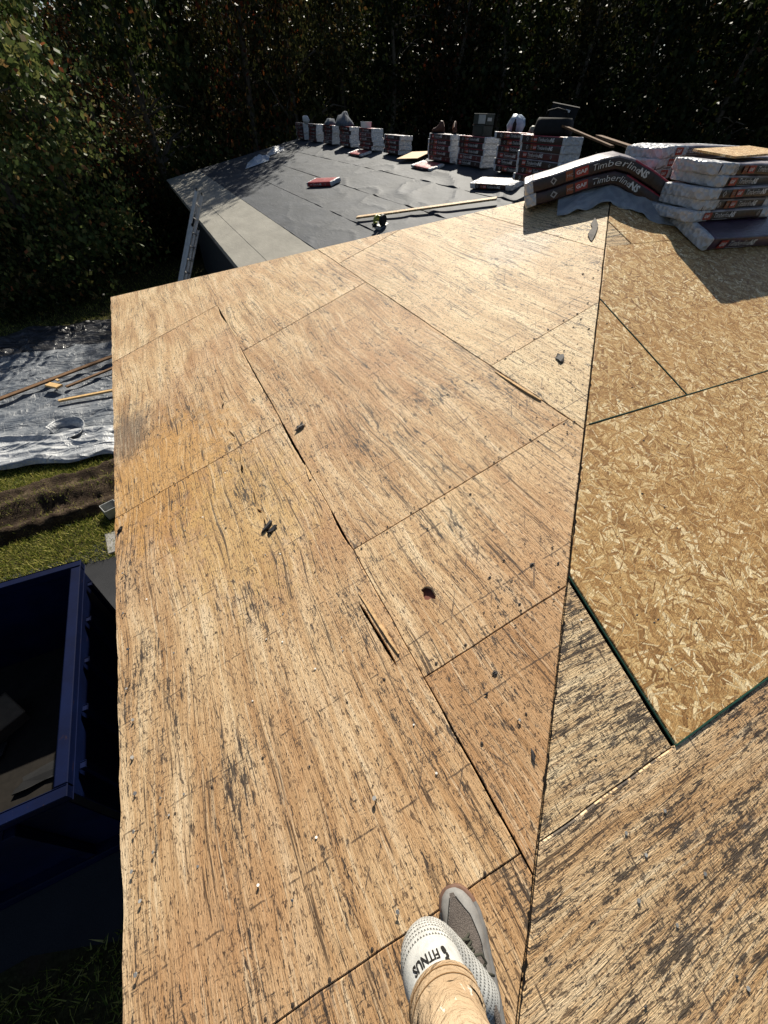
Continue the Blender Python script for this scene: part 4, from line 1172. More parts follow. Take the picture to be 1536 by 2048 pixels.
# uncountable chips and granules
v = []; f = []
def chip(x, y, s, plane):
    b = len(v); n = random.choice((3, 4, 5)); r0 = random.uniform(0, 6)
    z = zA(x) if plane == 'A' else zB(y)
    for k in range(n):
        t = r0 + 2 * math.pi * k / n
        a, c_ = s * random.uniform(.6, 1.3) * math.cos(t), s * random.uniform(.35, .8) * math.sin(t)
        zz_ = (zA(x + a) if plane == 'A' else zB(y + c_)) + 0.0035
        v.append((x + a, y + c_, zz_ + random.uniform(0, .002)))
    v.append((x, y, z + 0.0035 + s * 0.5))
    for k in range(n): f.append((b + k, b + (k + 1) % n, b + n))
for k in range(260):
    if random.random() < .72:
        y = random.uniform(0.3, 2.9); x = y + OFF - abs(random.gauss(0.03, 0.28)) - 0.03
    else: x = random.uniform(-.6, 2.6); y = random.uniform(0.1, 5.2)
    if x < -.7 or x > y + OFF - .02 or y > FH(x) - .05: continue
    chip(x, y, random.choice((.003, .004, .005, .006, .010)) * random.uniform(.7, 1.2), 'A')
for k in range(90):
    y = random.uniform(-1.0, 2.0); x = y + OFF + abs(random.gauss(.1, .6)) + .02
    chip(x, y, random.choice((.003, .005, .007)), 'B')
tag(link('roof_grit', mesh('roof_grit', v, f, M_TARSCRAP)), 'small dark chips and grit strewn over the sheathing', 'grit', kind='stuff')

# ================================================================== PERSON: one leg in view
M_TROUSER = NT('tan_work_trousers')
_o = M_TROUSER.coord()
_n = M_TROUSER.noise(_o, 9, 5, 0.6); _w = M_TROUSER.noise(M_TROUSER.mapping(_o, (1, 1, .6)), 420, 2, 0.5)
_p = M_TROUSER.noise(M_TROUSER.mapping(_o, (1, 1, .5), loc=(3, 1, 2)), 32, 4, 0.6, 0.8)
_c = M_TROUSER.ramp(_n, [(0.3, (0.36, 0.25, 0.15)), (0.7, (0.52, 0.395, 0.26))])
_c = M_TROUSER.mix(M_TROUSER.step(_p, 0.66, 0.69), _c, (0.72, 0.67, 0.58, 1))
_f = M_TROUSER.noise(M_TROUSER.mapping(_o, (1, 1, 2.2), (0.4, 0.2, 0)), 22, 3, 0.55, 1.2)
M_TROUSER.bump(M_TROUSER.math('ADD', M_TROUSER.math('MULTIPLY', _w, 0.25), M_TROUSER.math('MULTIPLY', _f, 2.2)), 0.8, 0.008)
M_TROUSER = M_TROUSER.fin(_c, 0.9, 0.15)
M_STITCH = simple('brown_stitching', (0.20, 0.11, 0.045), 0.8)
M_SHOEGREY = simple('grey_shoe_overlay', (0.22, 0.212, 0.20), 0.6, 0.35, var=0.2, scale=40)
M_SHOEMESH = NT('taupe_shoe_mesh')
_v = M_SHOEMESH.voro(M_SHOEMESH.coord(), 520)
M_SHOEMESH.bump(_v.outputs['Distance'], 0.7, 0.002)
M_SHOEMESH = M_SHOEMESH.fin(M_SHOEMESH.ramp(_v.outputs['Distance'], [(0.1, (0.03, 0.025, 0.022)), (0.6, (0.13, 0.11, 0.098))]), 0.85, 0.2)
M_SOLE = simple('grey_gum_sole', (0.16, 0.155, 0.15), 0.7)
M_GUM = simple('worn_gum_toe', (0.15, 0.085, 0.06), 0.75, var=0.4)
M_LACE = simple('grey_green_lace', (0.055, 0.055, 0.042), 0.9)
def mat_sock():
    m = NT('white_knit_sock')
    uv = m.uv(); o = m.sep(uv)        # u around 0..1, v along 0..1 (0 = hem, 1 = shoe)
    col = m.n('ShaderNodeTexNoise', None, Vector=m.coord(), Scale=60.0, Detail=4.0).outputs[0]
    base = m.ramp(col, [(0.3, (0.40, 0.405, 0.39)), (0.7, (0.55, 0.55, 0.525))])
    # rows of small dark knit eyelets below the lettering
    U = m.math('MULTIPLY', o[0], 58.0); V = m.math('MULTIPLY', o[1], 34.0)
    fu = m.math('ABSOLUTE', m.math('SUBTRACT', m.math('FRACT', U), 0.5))
    fv = m.math('FRACT', m.math('ADD', V, m.math('MULTIPLY', fu, 0.9)))
    eye = m.math('MULTIPLY', m.math('LESS_THAN', fu, 0.32), m.math('MULTIPLY', m.math('GREATER_THAN', fv, 0.35), m.math('LESS_THAN', fv, 0.72)))
    zone = m.math('MULTIPLY', m.math('GREATER_THAN', o[1], 0.30), m.math('LESS_THAN', o[1], 0.95))
    c = m.mix(m.math('MULTIPLY', m.math('MULTIPLY', eye, zone), 0.9), base, (0.05, 0.05, 0.048, 1))
    w = m.noise(m.mapping(uv, (160, 220, 1)), 1.0, 2, 0.5)
    m.bump(m.math('SUBTRACT', w, m.math('MULTIPLY', eye, zone)), 0.45, 0.002)
    return m.fin(c, 0.9, 0.15)
M_SOCK = mat_sock()
person = tag(empty('person', (0.2, -0.2, zA(0.2))), 'person standing on the hip, one leg in tan trousers, white sock and grey sneaker', 'person')
PO = Vector(person.location)
def limb(name, secs, mat, n=32, parent=person, wr=0.0, ws=1.0, uv=True, pw=2.0, closed=True):
    """secs: centre, radius x, radius y (horizontal-ish rings across the limb axis)"""
    cs_ = [Vector(s_[0]) for s_ in secs]
    v = []; f = []; uvs = []
    for i, (c_, rx, ry) in enumerate(secs):
        d = (cs_[min(i + 1, len(cs_) - 1)] - cs_[max(i - 1, 0)]).normalized()
        a = Vector((1, 0, 0)); a = (a - d * a.dot(d)).normalized(); b = d.cross(a)
        if b.y < 0: b = -b
        for k in range(n + 1):
            t = 2 * math.pi * k / n
            g = 1 + wr * noise.noise((math.cos(t) * 1.5 * ws, math.sin(t) * 1.5 * ws, i * 0.55 * ws))
            v.append(cs_[i] + a * rx * g * math.cos(t) + b * ry * g * math.sin(t) - PO)
            uvs.append((k / n, i / (len(secs) - 1)))
    for i in range(len(secs) - 1):
        for k in range(n): f.append((i * (n + 1) + k, i * (n + 1) + k + 1, (i + 1) * (n + 1) + k + 1, (i + 1) * (n + 1) + k))
    if closed:
        f.append(tuple(range(n))); f.append(tuple((len(secs) - 1) * (n + 1) + k for k in range(n)))
    me = mesh(name, v, f, mat, None, True, uvs)
    bm = bmesh.new(); bm.from_mesh(me); bmesh.ops.recalc_face_normals(bm, faces=bm.faces); bm.to_mesh(me); bm.free()
    return link(name, me, parent)
def interp(keys, n):
    out = []
    for i in range(n + 1):
        t = i / n * (len(keys) - 1); k = min(int(t), len(keys) - 2); u = t - k
        p0 = keys[max(k - 1, 0)]; p1 = keys[k]; p2 = keys[k + 1]; p3 = keys[min(k + 2, len(keys) - 1)]
        q = [0.5 * ((2 * b) + (-a + c_) * u + (2 * a - 5 * b + 4 * c_ - d) * u * u + (-a + 3 * b - 3 * c_ + d) * u ** 3) for a, b, c_, d in zip(p0, p1, p2, p3)]
        out.append((tuple(q[:3]), q[3], q[4]))
    return out
leg_keys = [(0.078, -0.168, -1.175, .064, .054), (0.069, -0.205, -1.09, .061, .056), (0.06, -0.255, -0.98, .062, .06), (0.052, -0.33, -0.84, .074, .07), (0.045, -0.42, -0.68, .080, .08), (0.04, -0.46, -0.6, .06, .06)]
leg = limb('trouser_leg', interp(leg_keys, 40), M_TROUSER, 48, wr=0.075, ws=2.4)
# doubled hem with two stitch rows
def hemsec(dz, g): return ((0.078 - dz * .106, -0.168 - dz * .435, -1.175 + dz), .064 + g - dz * .03, .054 + g)
hem = limb('hem', [hemsec(-.010, .001), hemsec(-.008, .0055), hemsec(.030, .0055), hemsec(.034, .001)], M_TROUSER, 36, closed=False)
for zz_ in (0.004, 0.024):
    limb('stitch_row', [hemsec(zz_, .0066), hemsec(zz_ + .0025, .0066)], M_STITCH, 36, closed=False)
sock_keys = [(0.073, -.195, -1.12, .045, .036), (0.079, -.164, -1.18, .060, .047), (0.083, -.130, -1.235, .063, .056), (0.09, -.113, -1.30, .062, .060), (0.11, -.118, -1.365, .058, .058), (0.145, -.165, -1.425, .05, .056), (0.175, -.215, -1.465, .044, .055), (.188, -.24, -1.49, .04, .05)]
SOCKSEC = interp(sock_keys, 48)
sock = limb('sock', SOCKSEC, M_SOCK, 44, wr=0.03, ws=1.3)
# lettering knitted round the front of the sock, upright for someone facing the wearer
def wrap_text(txt, size, t0, vpos, mat, bold):
    src = text_mesh(txt, size, mat, bold).copy()
    for vv in src.vertices:
        s_ = vv.co.x; h = vv.co.y
        i = vpos * 48 - h / 0.0085
        i0 = int(max(0, min(47, i))); u = i - i0
        c_ = Vector(SOCKSEC[i0][0]).lerp(Vector(SOCKSEC[i0 + 1][0]), u)
        d = (Vector(SOCKSEC[i0 + 1][0]) - Vector(SOCKSEC[i0][0])).normalized()
        a = Vector((1, 0, 0)); a = (a - d * a.dot(d)).normalized(); b = d.cross(a)
        if b.y < 0: b = -b
        rx = SOCKSEC[i0][1] * 1.0 + 0.0022; ry = SOCKSEC[i0][2] + 0.0022
        t = t0 + s_ / 0.072
        g = 1 + 0.03 * noise.noise((math.cos(t) * 1.95, math.sin(t) * 1.95, i * 0.55 * 1.3))
        vv.co = c_ + a * rx * g * math.cos(t) + b * ry * g * math.sin(t) - PO
    return link('lettering', src, sock)
wrap_text('FITNUS', 0.021, 1.20, 0.235, M_BLACKRUB, 0.0006)
# small leaf-shaped mark before the name
lm = MB()
def sock_pt(t, i, lift=0.0024):
    i0 = int(i); u = i - i0
    c_ = Vector(SOCKSEC[i0][0]).lerp(Vector(SOCKSEC[i0 + 1][0]), u)
    d = (Vector(SOCKSEC[i0 + 1][0]) - Vector(SOCKSEC[i0][0])).normalized()
    a = Vector((1, 0, 0)); a = (a - d * a.dot(d)).normalized(); b = d.cross(a)
    if b.y < 0: b = -b
    return c_ + a * (SOCKSEC[i0][1] + lift) * math.cos(t) + b * (SOCKSEC[i0][2] + lift) * math.sin(t) - PO
for (t0, i0, rt, ri) in ((1.03, 10.9, 0.09, 0.8), (0.97, 9.8, 0.06, 0.5), (1.02, 8.8, 0.09, 0.7)):
    ring = [sock_pt(t0 + rt * math.cos(2 * math.pi * k / 9) * (1 if k % 2 else .75), i0 + ri * math.sin(2 * math.pi * k / 9)) for k in range(9)]
    lm.add(ring, [tuple(range(9))])
lm.build('brand_mark', M_BLACKRUB, sock)

# sneaker
shoe = empty('sneaker'); shoe.parent = person
TO = Vector((0.232, -0.040, 0)); HE = Vector((0.172, -0.335, 0))
ax = (TO - HE); SL = ax.length; ax.normalize()
nA = Vector((-S20, 0, C20))
ax3 = Vector((ax.x, ax.y, T20 * ax.x)).normalized(); sd3 = ax3.cross(nA).normalized()
HE3 = Vector((HE.x, HE.y, zA(HE.x) + 0.004))
def sp3(u, s_, h): return HE3 + ax3 * (u * SL) + sd3 * s_ + nA * h - PO
wid = [(0, .024), (.04, .031), (.15, .036), (.32, .037), (.5, .041), (.66, .048), (.78, .049), (.88, .044), (.95, .033), (.985, .021), (1.0, .008)]
hgt = [(0, .075), (.04, .088), (.15, .092), (.32, .093), (.5, .088), (.62, .072), (.74, .060), (.86, .052), (.94, .046), (.985, .039), (1.0, .033)]
bend = lambda u: 0.010 * math.sin(math.pi * u) * (1 if u > .3 else u / .3) + (0.006 * (u - .6) if u > .6 else 0)
def lerpt(tab, u):
    for (a, p), (b, q) in zip(tab, tab[1:]):
        if a <= u <= b: return p + (q - p) * (u - a) / (b - a)
    return tab[-1][1]
us = [0, .02, .05, .1] + [.14 + .0165 * k for k in range(49)] + [.945, .96, .972, .985, .993, 1.0]
# sole
v = []; f = []; mi = []
prof = [(1.0, 0.0), (1.03, .006), (1.045, .014), (1.02, .024), (.9, .026)]
ring = [(s_, h) for s_, h in prof] + [(-s_, h) for s_, h in prof[::-1]]
n = len(ring)
for u in us:
    w = lerpt(wid, u) + .004
    for s_, h in ring: v.append(sp3(u * 1.012 - .004, s_ * w + bend(u), h + (0.012 * max(0, u - .8) / .2)))
for i in range(len(us) - 1):
    for k in range(n):
        f.append((i * n + k, i * n + (k + 1) % n, (i + 1) * n + (k + 1) % n, (i + 1) * n + k))
        mi.append(1 if us[i] > .84 else 0)
f.append(tuple(range(n))); mi.append(0); f.append(tuple((len(us) - 1) * n + k for k in range(n))); mi.append(1)
me = mesh('sole', v, f, [M_SOLE, M_GUM], mi, True)
bm = bmesh.new(); bm.from_mesh(me); bmesh.ops.recalc_face_normals(bm, faces=bm.faces); bm.to_mesh(me); bm.free()
link('sole', me, shoe)
# upper
def uppert(u, ang):
    w = lerpt(wid, u); h = lerpt(hgt, u)
    c_ = math.cos(ang); s_ = math.sin(ang)
    cc = math.copysign(abs(c_) ** .75, c_)
    return sp3(u, cc * w * (1.0 - .12 * s_ * (1 if u < .6 else .4)) + bend(u), .024 + (h - .024) * (s_ ** .8 if s_ > 0 else 0))
NA = 48
v = []; f = []; mi = []
for u in us:
    for k in range(NA + 1): v.append(uppert(u, math.pi * k / NA))
for i in range(len(us) - 1):
    um = (us[i] + us[i + 1]) / 2
    for k in range(NA):
        f.append((i * (NA + 1) + k, i * (NA + 1) + k + 1, (i + 1) * (NA + 1) + k + 1, (i + 1) * (NA + 1) + k))
        side = min(k, NA - 1 - k)
        lim = 2 * (6 + 1.6 * math.sin(um * 9) + 3.6 * min(1, max(0, (um - .80) / .14)))
        mi.append(1 if (side < lim or um > .955) else 0)
me = mesh('upper', v, f, [M_SHOEMESH, M_SHOEGREY], mi, True)
link('upper', me, shoe)
# dark piping between mesh and overlay
pp = MB()
for sg in (0, 1):
    pts = []
    for i in range(4, len(us) - 6):
        um = us[i]; lim = 2 * (6 + 1.6 * math.sin(um * 9) + 3.6 * min(1, max(0, (um - .80) / .14)))
        a_ = math.pi * lim / NA
        pts.append(uppert(um, a_ if sg == 0 else math.pi - a_) + nA * .0006)
    pp.tube(pts, .0014, 6)
pp.build('piping', M_BLACKRUB, shoe, True)
# padded collar, tongue and laces
cl = MB()
cp = [sp3(.05 + .42 * (0.5 - .5 * math.cos(2 * math.pi * k / 20)), .036 * math.sin(2 * math.pi * k / 20) + bend(.25), .094) for k in range(21)]
cl.tube(cp, .007, 8); cl.build('collar', M_SHOEMESH, shoe, True)
tg = MB()
tg.tube([sp3(.60, bend(.6), .074), sp3(.52, bend(.5), .088), sp3(.44, bend(.44), .102), sp3(.40, bend(.4), .112)], [.014, .018, .02, .016], 10); tg.build('tongue', M_SHOEMESH, shoe, True)
for k in range(5):
    u = .48 + k * .045
    lc = MB()
    h = lerpt(hgt, u) + .006
    s_ = .021 - .0015 * k
    lc.tube([sp3(u, -s_ + bend(u), h - .012), sp3(u + .012, -.008 + bend(u), h + .001), sp3(u + .022, .008 + bend(u), h + .001), sp3(u + .034, s_ + bend(u), h - .012)], .0030, 7)
    lc.tube([sp3(u, s_ + bend(u), h - .012), sp3(u + .012, .008 + bend(u), h + .003), sp3(u + .022, -.008 + bend(u), h + .003), sp3(u + .034, -s_ + bend(u), h - .012)], .0030, 7)
    lc.build('lace', M_LACE, shoe, True)
bw = MB()
for sg in (-1, 1):
    bw.tube([sp3(.56, bend(.5), .098)] + [sp3(.56 + a, sg * b + bend(.5), c_) for a, b, c_ in ((.03, .018, .106), (.02, .036, .094), (-.04, .040, .082), (-.06, .026, .088), (-.02, .006, .097))], .0032, 7)
    bw.tube([sp3(.56, bend(.5), .098), sp3(.52, sg * .02 + bend(.5), .098), sp3(.46, sg * .036 + bend(.5), .078), sp3(.43, sg * .046 + bend(.5), .06)], .003, 7)
bw.build('lace_bow', M_LACE, shoe, True)

# ================================================================== LADDER
ld = tag(empty('extension_ladder', (-0.45, 12.6, GZ)), 'aluminium extension ladder leaning against the far eave', 'ladder')
LT = Vector((1.43, 12.9, -1.42)); LBm = Vector((-0.50, 12.35, GZ + 0.02))
lo_ = Vector(ld.location)
ldd = (LT - LBm).normalized(); lw = Vector((0.50, 0.87, 0)); lw = (lw - ldd * lw.dot(ldd)).normalized(); ln_ = ldd.cross(lw).normalized()
if ln_.z < 0: ln_ = -ln_
LL = (LT - LBm).length
for sec_, (a, b, o_, hw) in enumerate(((0, LL * .82, 0.0, .215), (LL * .30, LL, .055, .19))):
    for sg in (-1, 1):
        rl = MB(); p = LBm + ln_ * o_ + lw * (sg * hw) - lo_
        rl.bar(p + ldd * a, p + ldd * b, .03, .075, up=ln_, bev=.004)
        rl.bar(p + ldd * a + ln_ * .034 + lw * sg * -.012, p + ldd * b + ln_ * .034 + lw * sg * -.012, .05, .006, up=ln_)
        rl.build('rail', M_ALU, ld)
        cp_ = MB(); cp_.box(p + ldd * (b + .01), (.035, .05, .085), bev=.006); cp_.build('end_cap', M_BLACKRUB, ld)
    k = a + .18
    while k < b - .05:
        rg = MB(); p = LBm + ln_ * o_ + ldd * k - lo_
        rg.tube([p - lw * (hw + .02), p + lw * (hw + .02)], .017, 8); rg.build('rung', M_ALU, ld)
        k += .305

# ================================================================== DUMPSTER
dm_ = tag(empty('dumpster', (-4.6, 2.68, GZ)), 'dark blue open-top dumpster standing below the left eave', 'dumpster')
DX0, DX1, DY0, DYY1, DZ = -7.8, -1.69, 1.50, 3.87, 1.50
dl = Vector(dm_.location)
def dpart(name, boxes, mat):
    q = MB()
    for (c_, d_) in boxes: q.box(Vector(c_) - dl, d_, bev=.006)
    return q.build(name, mat, dm_)
mx_, my_ = (DX0 + DX1) / 2, (DY0 + DYY1) / 2
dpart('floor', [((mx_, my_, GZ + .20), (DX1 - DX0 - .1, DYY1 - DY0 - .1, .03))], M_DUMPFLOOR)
dpart('side_wall', [((mx_, DYY1 - .03, GZ + .78), (DX1 - DX0 - .12, .02, 1.30))], M_BLUESTEEL)
dpart('side_wall', [((mx_, DY0 + .03, GZ + .78), (DX1 - DX0 - .12, .02, 1.30))], M_BLUESTEEL)
dpart('end_wall', [((DX1 - .03, my_, GZ + .78), (.02, DYY1 - DY0 - .12, 1.30))], M_BLUESTEEL)
dpart('end_wall', [((DX0 + .03, my_, GZ + .78), (.02, DYY1 - DY0 - .12, 1.30))], M_BLUESTEEL)
dpart('top_rail', [((mx_, DYY1 - .045, GZ + DZ - .05), (DX1 - DX0, .09, .10))], M_BLUESTEEL)
dpart('top_rail', [((mx_, DY0 + .045, GZ + DZ - .05), (DX1 - DX0, .09, .10))], M_BLUESTEEL)
dpart('top_rail', [((DX1 - .045, my_, GZ + DZ - .047), (.09, DYY1 - DY0 - .185, .10))], M_BLUESTEEL)
dpart('top_rail', [((DX0 + .045, my_, GZ + DZ - .047), (.09, DYY1 - DY0 - .185, .10))], M_BLUESTEEL)
for k in range(5): dpart('rib', [((DX1 + .02, DY0 + .25 + k * .47, GZ + .74), (.05, .06, 1.2))], M_BLUESTEEL)
for k in range(8): dpart('rib', [((DX1 - .4 - k * .75, DY0 - .02, GZ + .74), (.08, .08, 1.3))], M_BLUESTEEL)
dpart('bottom_rail', [((mx_, DY0 + .0, GZ + .12), (DX1 - DX0 - .2, .14, .16))], M_BLUESTEEL)
dpart('bottom_rail', [((mx_, DYY1 + .0, GZ + .12), (DX1 - DX0 - .2, .14, .16))], M_BLUESTEEL)
# rubbish inside
cb = MB(); cb.box((0, 0, 0.13), (.45, .34, .24), bev=.01)
o = cb.build('cardboard_box', M_CARD); o.location = (-2.98, 3.05, GZ + .22); o.rotation_euler = (0.2, 0.1, .6); tag(o, 'brown cardboard box lying inside the dumpster', 'box')
for k, (x, y, l, w, rz, lab) in enumerate(((-2.45, 2.35, .65, .16, .12, 'dark strip of torn shingles on the dumpster floor'), (-3.0, 2.75, .3, .2, .9, 'black crumpled scrap beside the box in the dumpster'), (-2.05, 3.5, .25, .2, .3, 'dark scrap by the corner of the dumpster'))):
    q = blob(0, 0, l / 2, w / 2, 14, k + 2, .5); v = [(a, b, .03 + .03 * noise.noise((a * 9, b * 9, k))) for a, b in q] + [(a, b, 0) for a, b in q]
    n = len(q); f = [tuple(range(n)), tuple(range(n, 2 * n))[::-1]] + [(i, n + i, n + (i + 1) % n, (i + 1) % n) for i in range(n)]
    tag(link('shingle_scrap', mesh('shingle_scrap', v, f, M_BLACKRUB), None, (x, y, GZ + .225), (0, 0, rz)), lab, 'scrap')

# ================================================================== TARPS AND LUMBER ON THE LAWN
def tarp(name, x0, x1, ya, yb, mat, h, label, folds, base=0.02, nx=150, ny=90):
    v = []; f = []
    for j in range(ny + 1):
        for i in range(nx + 1):
            x = x0 + (x1 - x0) * i / nx
            y0_ = ya(x); y1_ = yb(x)
            t = j / ny
            y = y0_ + (y1_ - y0_) * t
            z = 0.035 * (1 + noise.noise((x * .9, y * .9, h * 7))) + 0.02 * (1 + noise.noise((x * 3.1, y * 3.1, 4)))
            r_ = 1 - abs(noise.noise((x * .6 + y * .9, y * 1.3 - x * .25, 2 + h))) * 2.4
            z += 0.05 * max(0, r_) ** 3
            for (c_, wd, ht) in folds:
                d = t - c_ - .02 * noise.noise((x * 1.1, c_ * 9, 0))
                z += .7 * ht * math.exp(-abs(d / wd) ** 1.3) * (.65 + .6 * noise.noise((x * .9, c_ * 30, 1)))
            edge = min(t, 1 - t, i / nx, 1 - i / nx)
            z *= min(1, edge * 25 + .12)
            v.append((x, y, GZ + base + max(0, z)))
    for j in range(ny):
        for i in range(nx): a = j * (nx + 1) + i; f.append((a, a + 1, a + nx + 2, a + nx + 1))
    o = link(name, mesh(name, v, f, mat, None, True))
    return tag(o, label, 'tarp')
tarp('tarpaulin', -9.5, 1.2, lambda x: 8.25 - .15 * (x + 2) + .12 * noise.noise((x * 1.5, 0, 0)), lambda x: 14.8 - .1 * (x + 2) + .25 * noise.noise((x * .8, 5, 0)), M_TARP, 1.0,
     'large silver grey tarp spread on the lawn beside the house', ((.03, .02, .08), (.10, .025, .16), (.16, .02, .10), (.19, .012, .12), (.27, .02, .13), (.72, .02, .10), (.86, .03, .12)))
tarp('tarpaulin', -9.5, 1.0, lambda x: 14.3 + .05 * x + .3 * noise.noise((x * 1.1, 2, 0)), lambda x: 16.3 + .10 * (x + 2) + .4 * noise.noise((x * .9, 7, 0)), M_TARPBLK, 2.0,
     'black plastic sheet bunched along the far edge of the silver tarp', ((.2, .06, .16), (.45, .07, .2), (.7, .06, .18)), base=0.05, ny=50)
M_TARPWHITE = mat_tarp('white_tarp_underside', (0.16, 0.18, 0.21), (0.50, 0.51, 0.52), 0.42)
tarp('tarpaulin', -9.5, -1.75, lambda x: 8.10 - .16 * (x + 2) + .14 * noise.noise((x * 1.7, 3, 0)), lambda x: 9.25 - .13 * (x + 2) + .2 * noise.noise((x * 1.2, 8, 0)), M_TARPWHITE, 3.0,
     'white underside of the tarp folded back along its near edge', ((.12, .05, .10), (.32, .06, .16), (.55, .05, .14), (.78, .06, .17)), base=0.11, nx=170, ny=44)
# curled flap of the tarp edge
ctrl = [(-2.98, 9.30), (-2.86, 9.52), (-2.62, 9.50), (-2.46, 9.28), (-2.52, 9.02), (-2.72, 8.86), (-2.62, 8.66), (-2.36, 8.52), (-2.12, 8.46), (-2.02, 8.58), (-2.12, 8.70)]
path = interp([(x, y, GZ, .1, .1) for x, y in ctrl], 90)
v = []; f = []; m_ = 9
for i, (c_, _, _) in enumerate(path):
    t = i / 90
    nxt = Vector(path[min(i + 1, 90)][0]) - Vector(path[max(i - 1, 0)][0]); nrm_ = Vector((-nxt.y, nxt.x, 0)).normalized()
    for k in range(m_ + 1):
        w = k / m_
        lean = .10 * w * w + .03 * noise.noise((t * 8, w * 3, 0))
        v.append((c_[0] + nrm_.x * lean, c_[1] + nrm_.y * lean, GZ + .10 + (.20 - .08 * t + .05 * noise.noise((t * 6, 0, 4))) * w))
for i in range(90):
    for k in range(m_): a = i * (m_ + 1) + k; f.append((a, a + 1, a + m_ + 2, a + m_ + 1))
o = link('tarp_flap', mesh('tarp_flap', v, f, M_TARPWHITE, None, True)); tag(o, 'curled white flap standing up at the near tarp edge', 'tarp')
md = o.modifiers.new('thickness', 'SOLIDIFY'); md.thickness = .012
def lumber(a, b, w, h, mat, label, name='lumber'):
    q = MB(); q.bar(a, b, w, h, bev=.004); return tag(q.build(name, mat), label, 'lumber', 'lumber lying on the tarp')
zt = GZ + .20
lumber((-5.2, 10.6, zt), (-1.2, 13.15, zt + .03), .14, .04, M_WOODOLD, 'long dark brown board lying across the silver tarp')
lumber((-2.85, 11.35, zt), (-1.3, 12.4, zt), .09, .04, M_WOODOLD, 'shorter brown board beside the long dark board')
lumber((-2.97, 10.72, zt - .02), (-1.7, 10.75, zt), .095, .045, M_WOODRAW, 'pale yellow board lying on the silver tarp')
lumber((-3.22, 11.55, zt + .05), (-2.95, 11.30, zt + .05), .17, .05, M_WOODRAW, 'short pale wood block beside the brown boards', 'wood_block')
lumber((-3.05, 11.75, zt + .05), (-2.98, 11.58, zt + .08), .06, .03, M_WOODRAW, 'small triangular pale offcut behind the wood block', 'wood_block')
# white bucket-like carton by the wall
pc = tag(empty('paper_carton', (-1.93, 6.36, GZ + .05), (0, 0, .4)), 'open pale grey carton on the mud by the wall', 'carton')
for c_, d_ in (((0, .14, .12), (.30, .012, .24)), ((0, -.14, .12), (.30, .012, .24)), ((.15, 0, .12), (.012, .27, .24)), ((-.15, 0, .12), (.012, .27, .24)), ((0, 0, .01), (.29, .27, .012))):
    q = MB(); q.box(c_, d_, Matrix.Rotation(random.uniform(-.06, .06), 3, 'X')); q.build('side_panel' if c_[2] > .05 else 'bottom_panel', M_BOXLT, pc)
pc.scale = (.75, .75, .75)
# concrete apron strip at the drive corner
sl = MB(); sl.box((-1.1, 5.75, GZ + .03), (1.9, .5, .05), Matrix.Rotation(.1, 3, 'Z'), bev=.01)
o = sl.build('concrete_apron', simple('pale_concrete', (0.28, 0.27, 0.255), 0.9)); o['kind'] = 'structure'

# ================================================================== GRASS
def grass(name, n, region, hmin, hmax, label, seed):
    g = np.random.default_rng(seed)
    pts = []
    while len(pts) < n:
        x, y = region(g)
        pts.append((x, y))
    v = []; f = []
    for x, y in pts:
        h = g.uniform(hmin, hmax); a = g.uniform(0, 6.283); w = g.uniform(.004, .009)
        lx, ly = g.normal(0, .5) * h, g.normal(0, .5) * h
        b = len(v); c_, s_ = math.cos(a) * w, math.sin(a) * w
        z = GZ + .01
        if 6.0 < y < 8.2: z = max(z, GZ + mudh(x, y) - .01)
        v += [(x - c_, y - s_, z), (x + c_, y + s_, z), (x + lx, y + ly, z + h)]
        f.append((b, b + 1, b + 2))
    o = tag(link(name, mesh(name, v, f, M_GRASS)), label, 'grass', kind='stuff'); o['tone'] = (1.5, 1.6, 1.3)
    return o
def reg1(g):
    while True:
        x = g.uniform(-7, -.4); y = g.uniform(5.35, 8.6)
        yy = y - .10 * (x + 3)
        q = noise.noise((x * 1.4, y * 1.4, 6)) * .3
        if mudh(x, y) > .04 + .1 * q and g.random() < (.80 if abs(yy - 7.1) < .14 else .95): continue
        return x, y
grass('lawn_grass', 46000, reg1, .025, .075, 'short yellow-green grass around the muddy track', 3)
grass('lawn_grass', 30000, lambda g: (g.uniform(-14, 1.5), 15.5 + abs(g.normal(0, 4))), .03, .09, 'shaded lawn grass beyond the tarps', 4)
grass('lawn_grass', 12000, lambda g: (g.uniform(-5, -.4), g.uniform(-1.2, .85)), .04, .12, 'dark grass beside the driveway below the eave', 5)

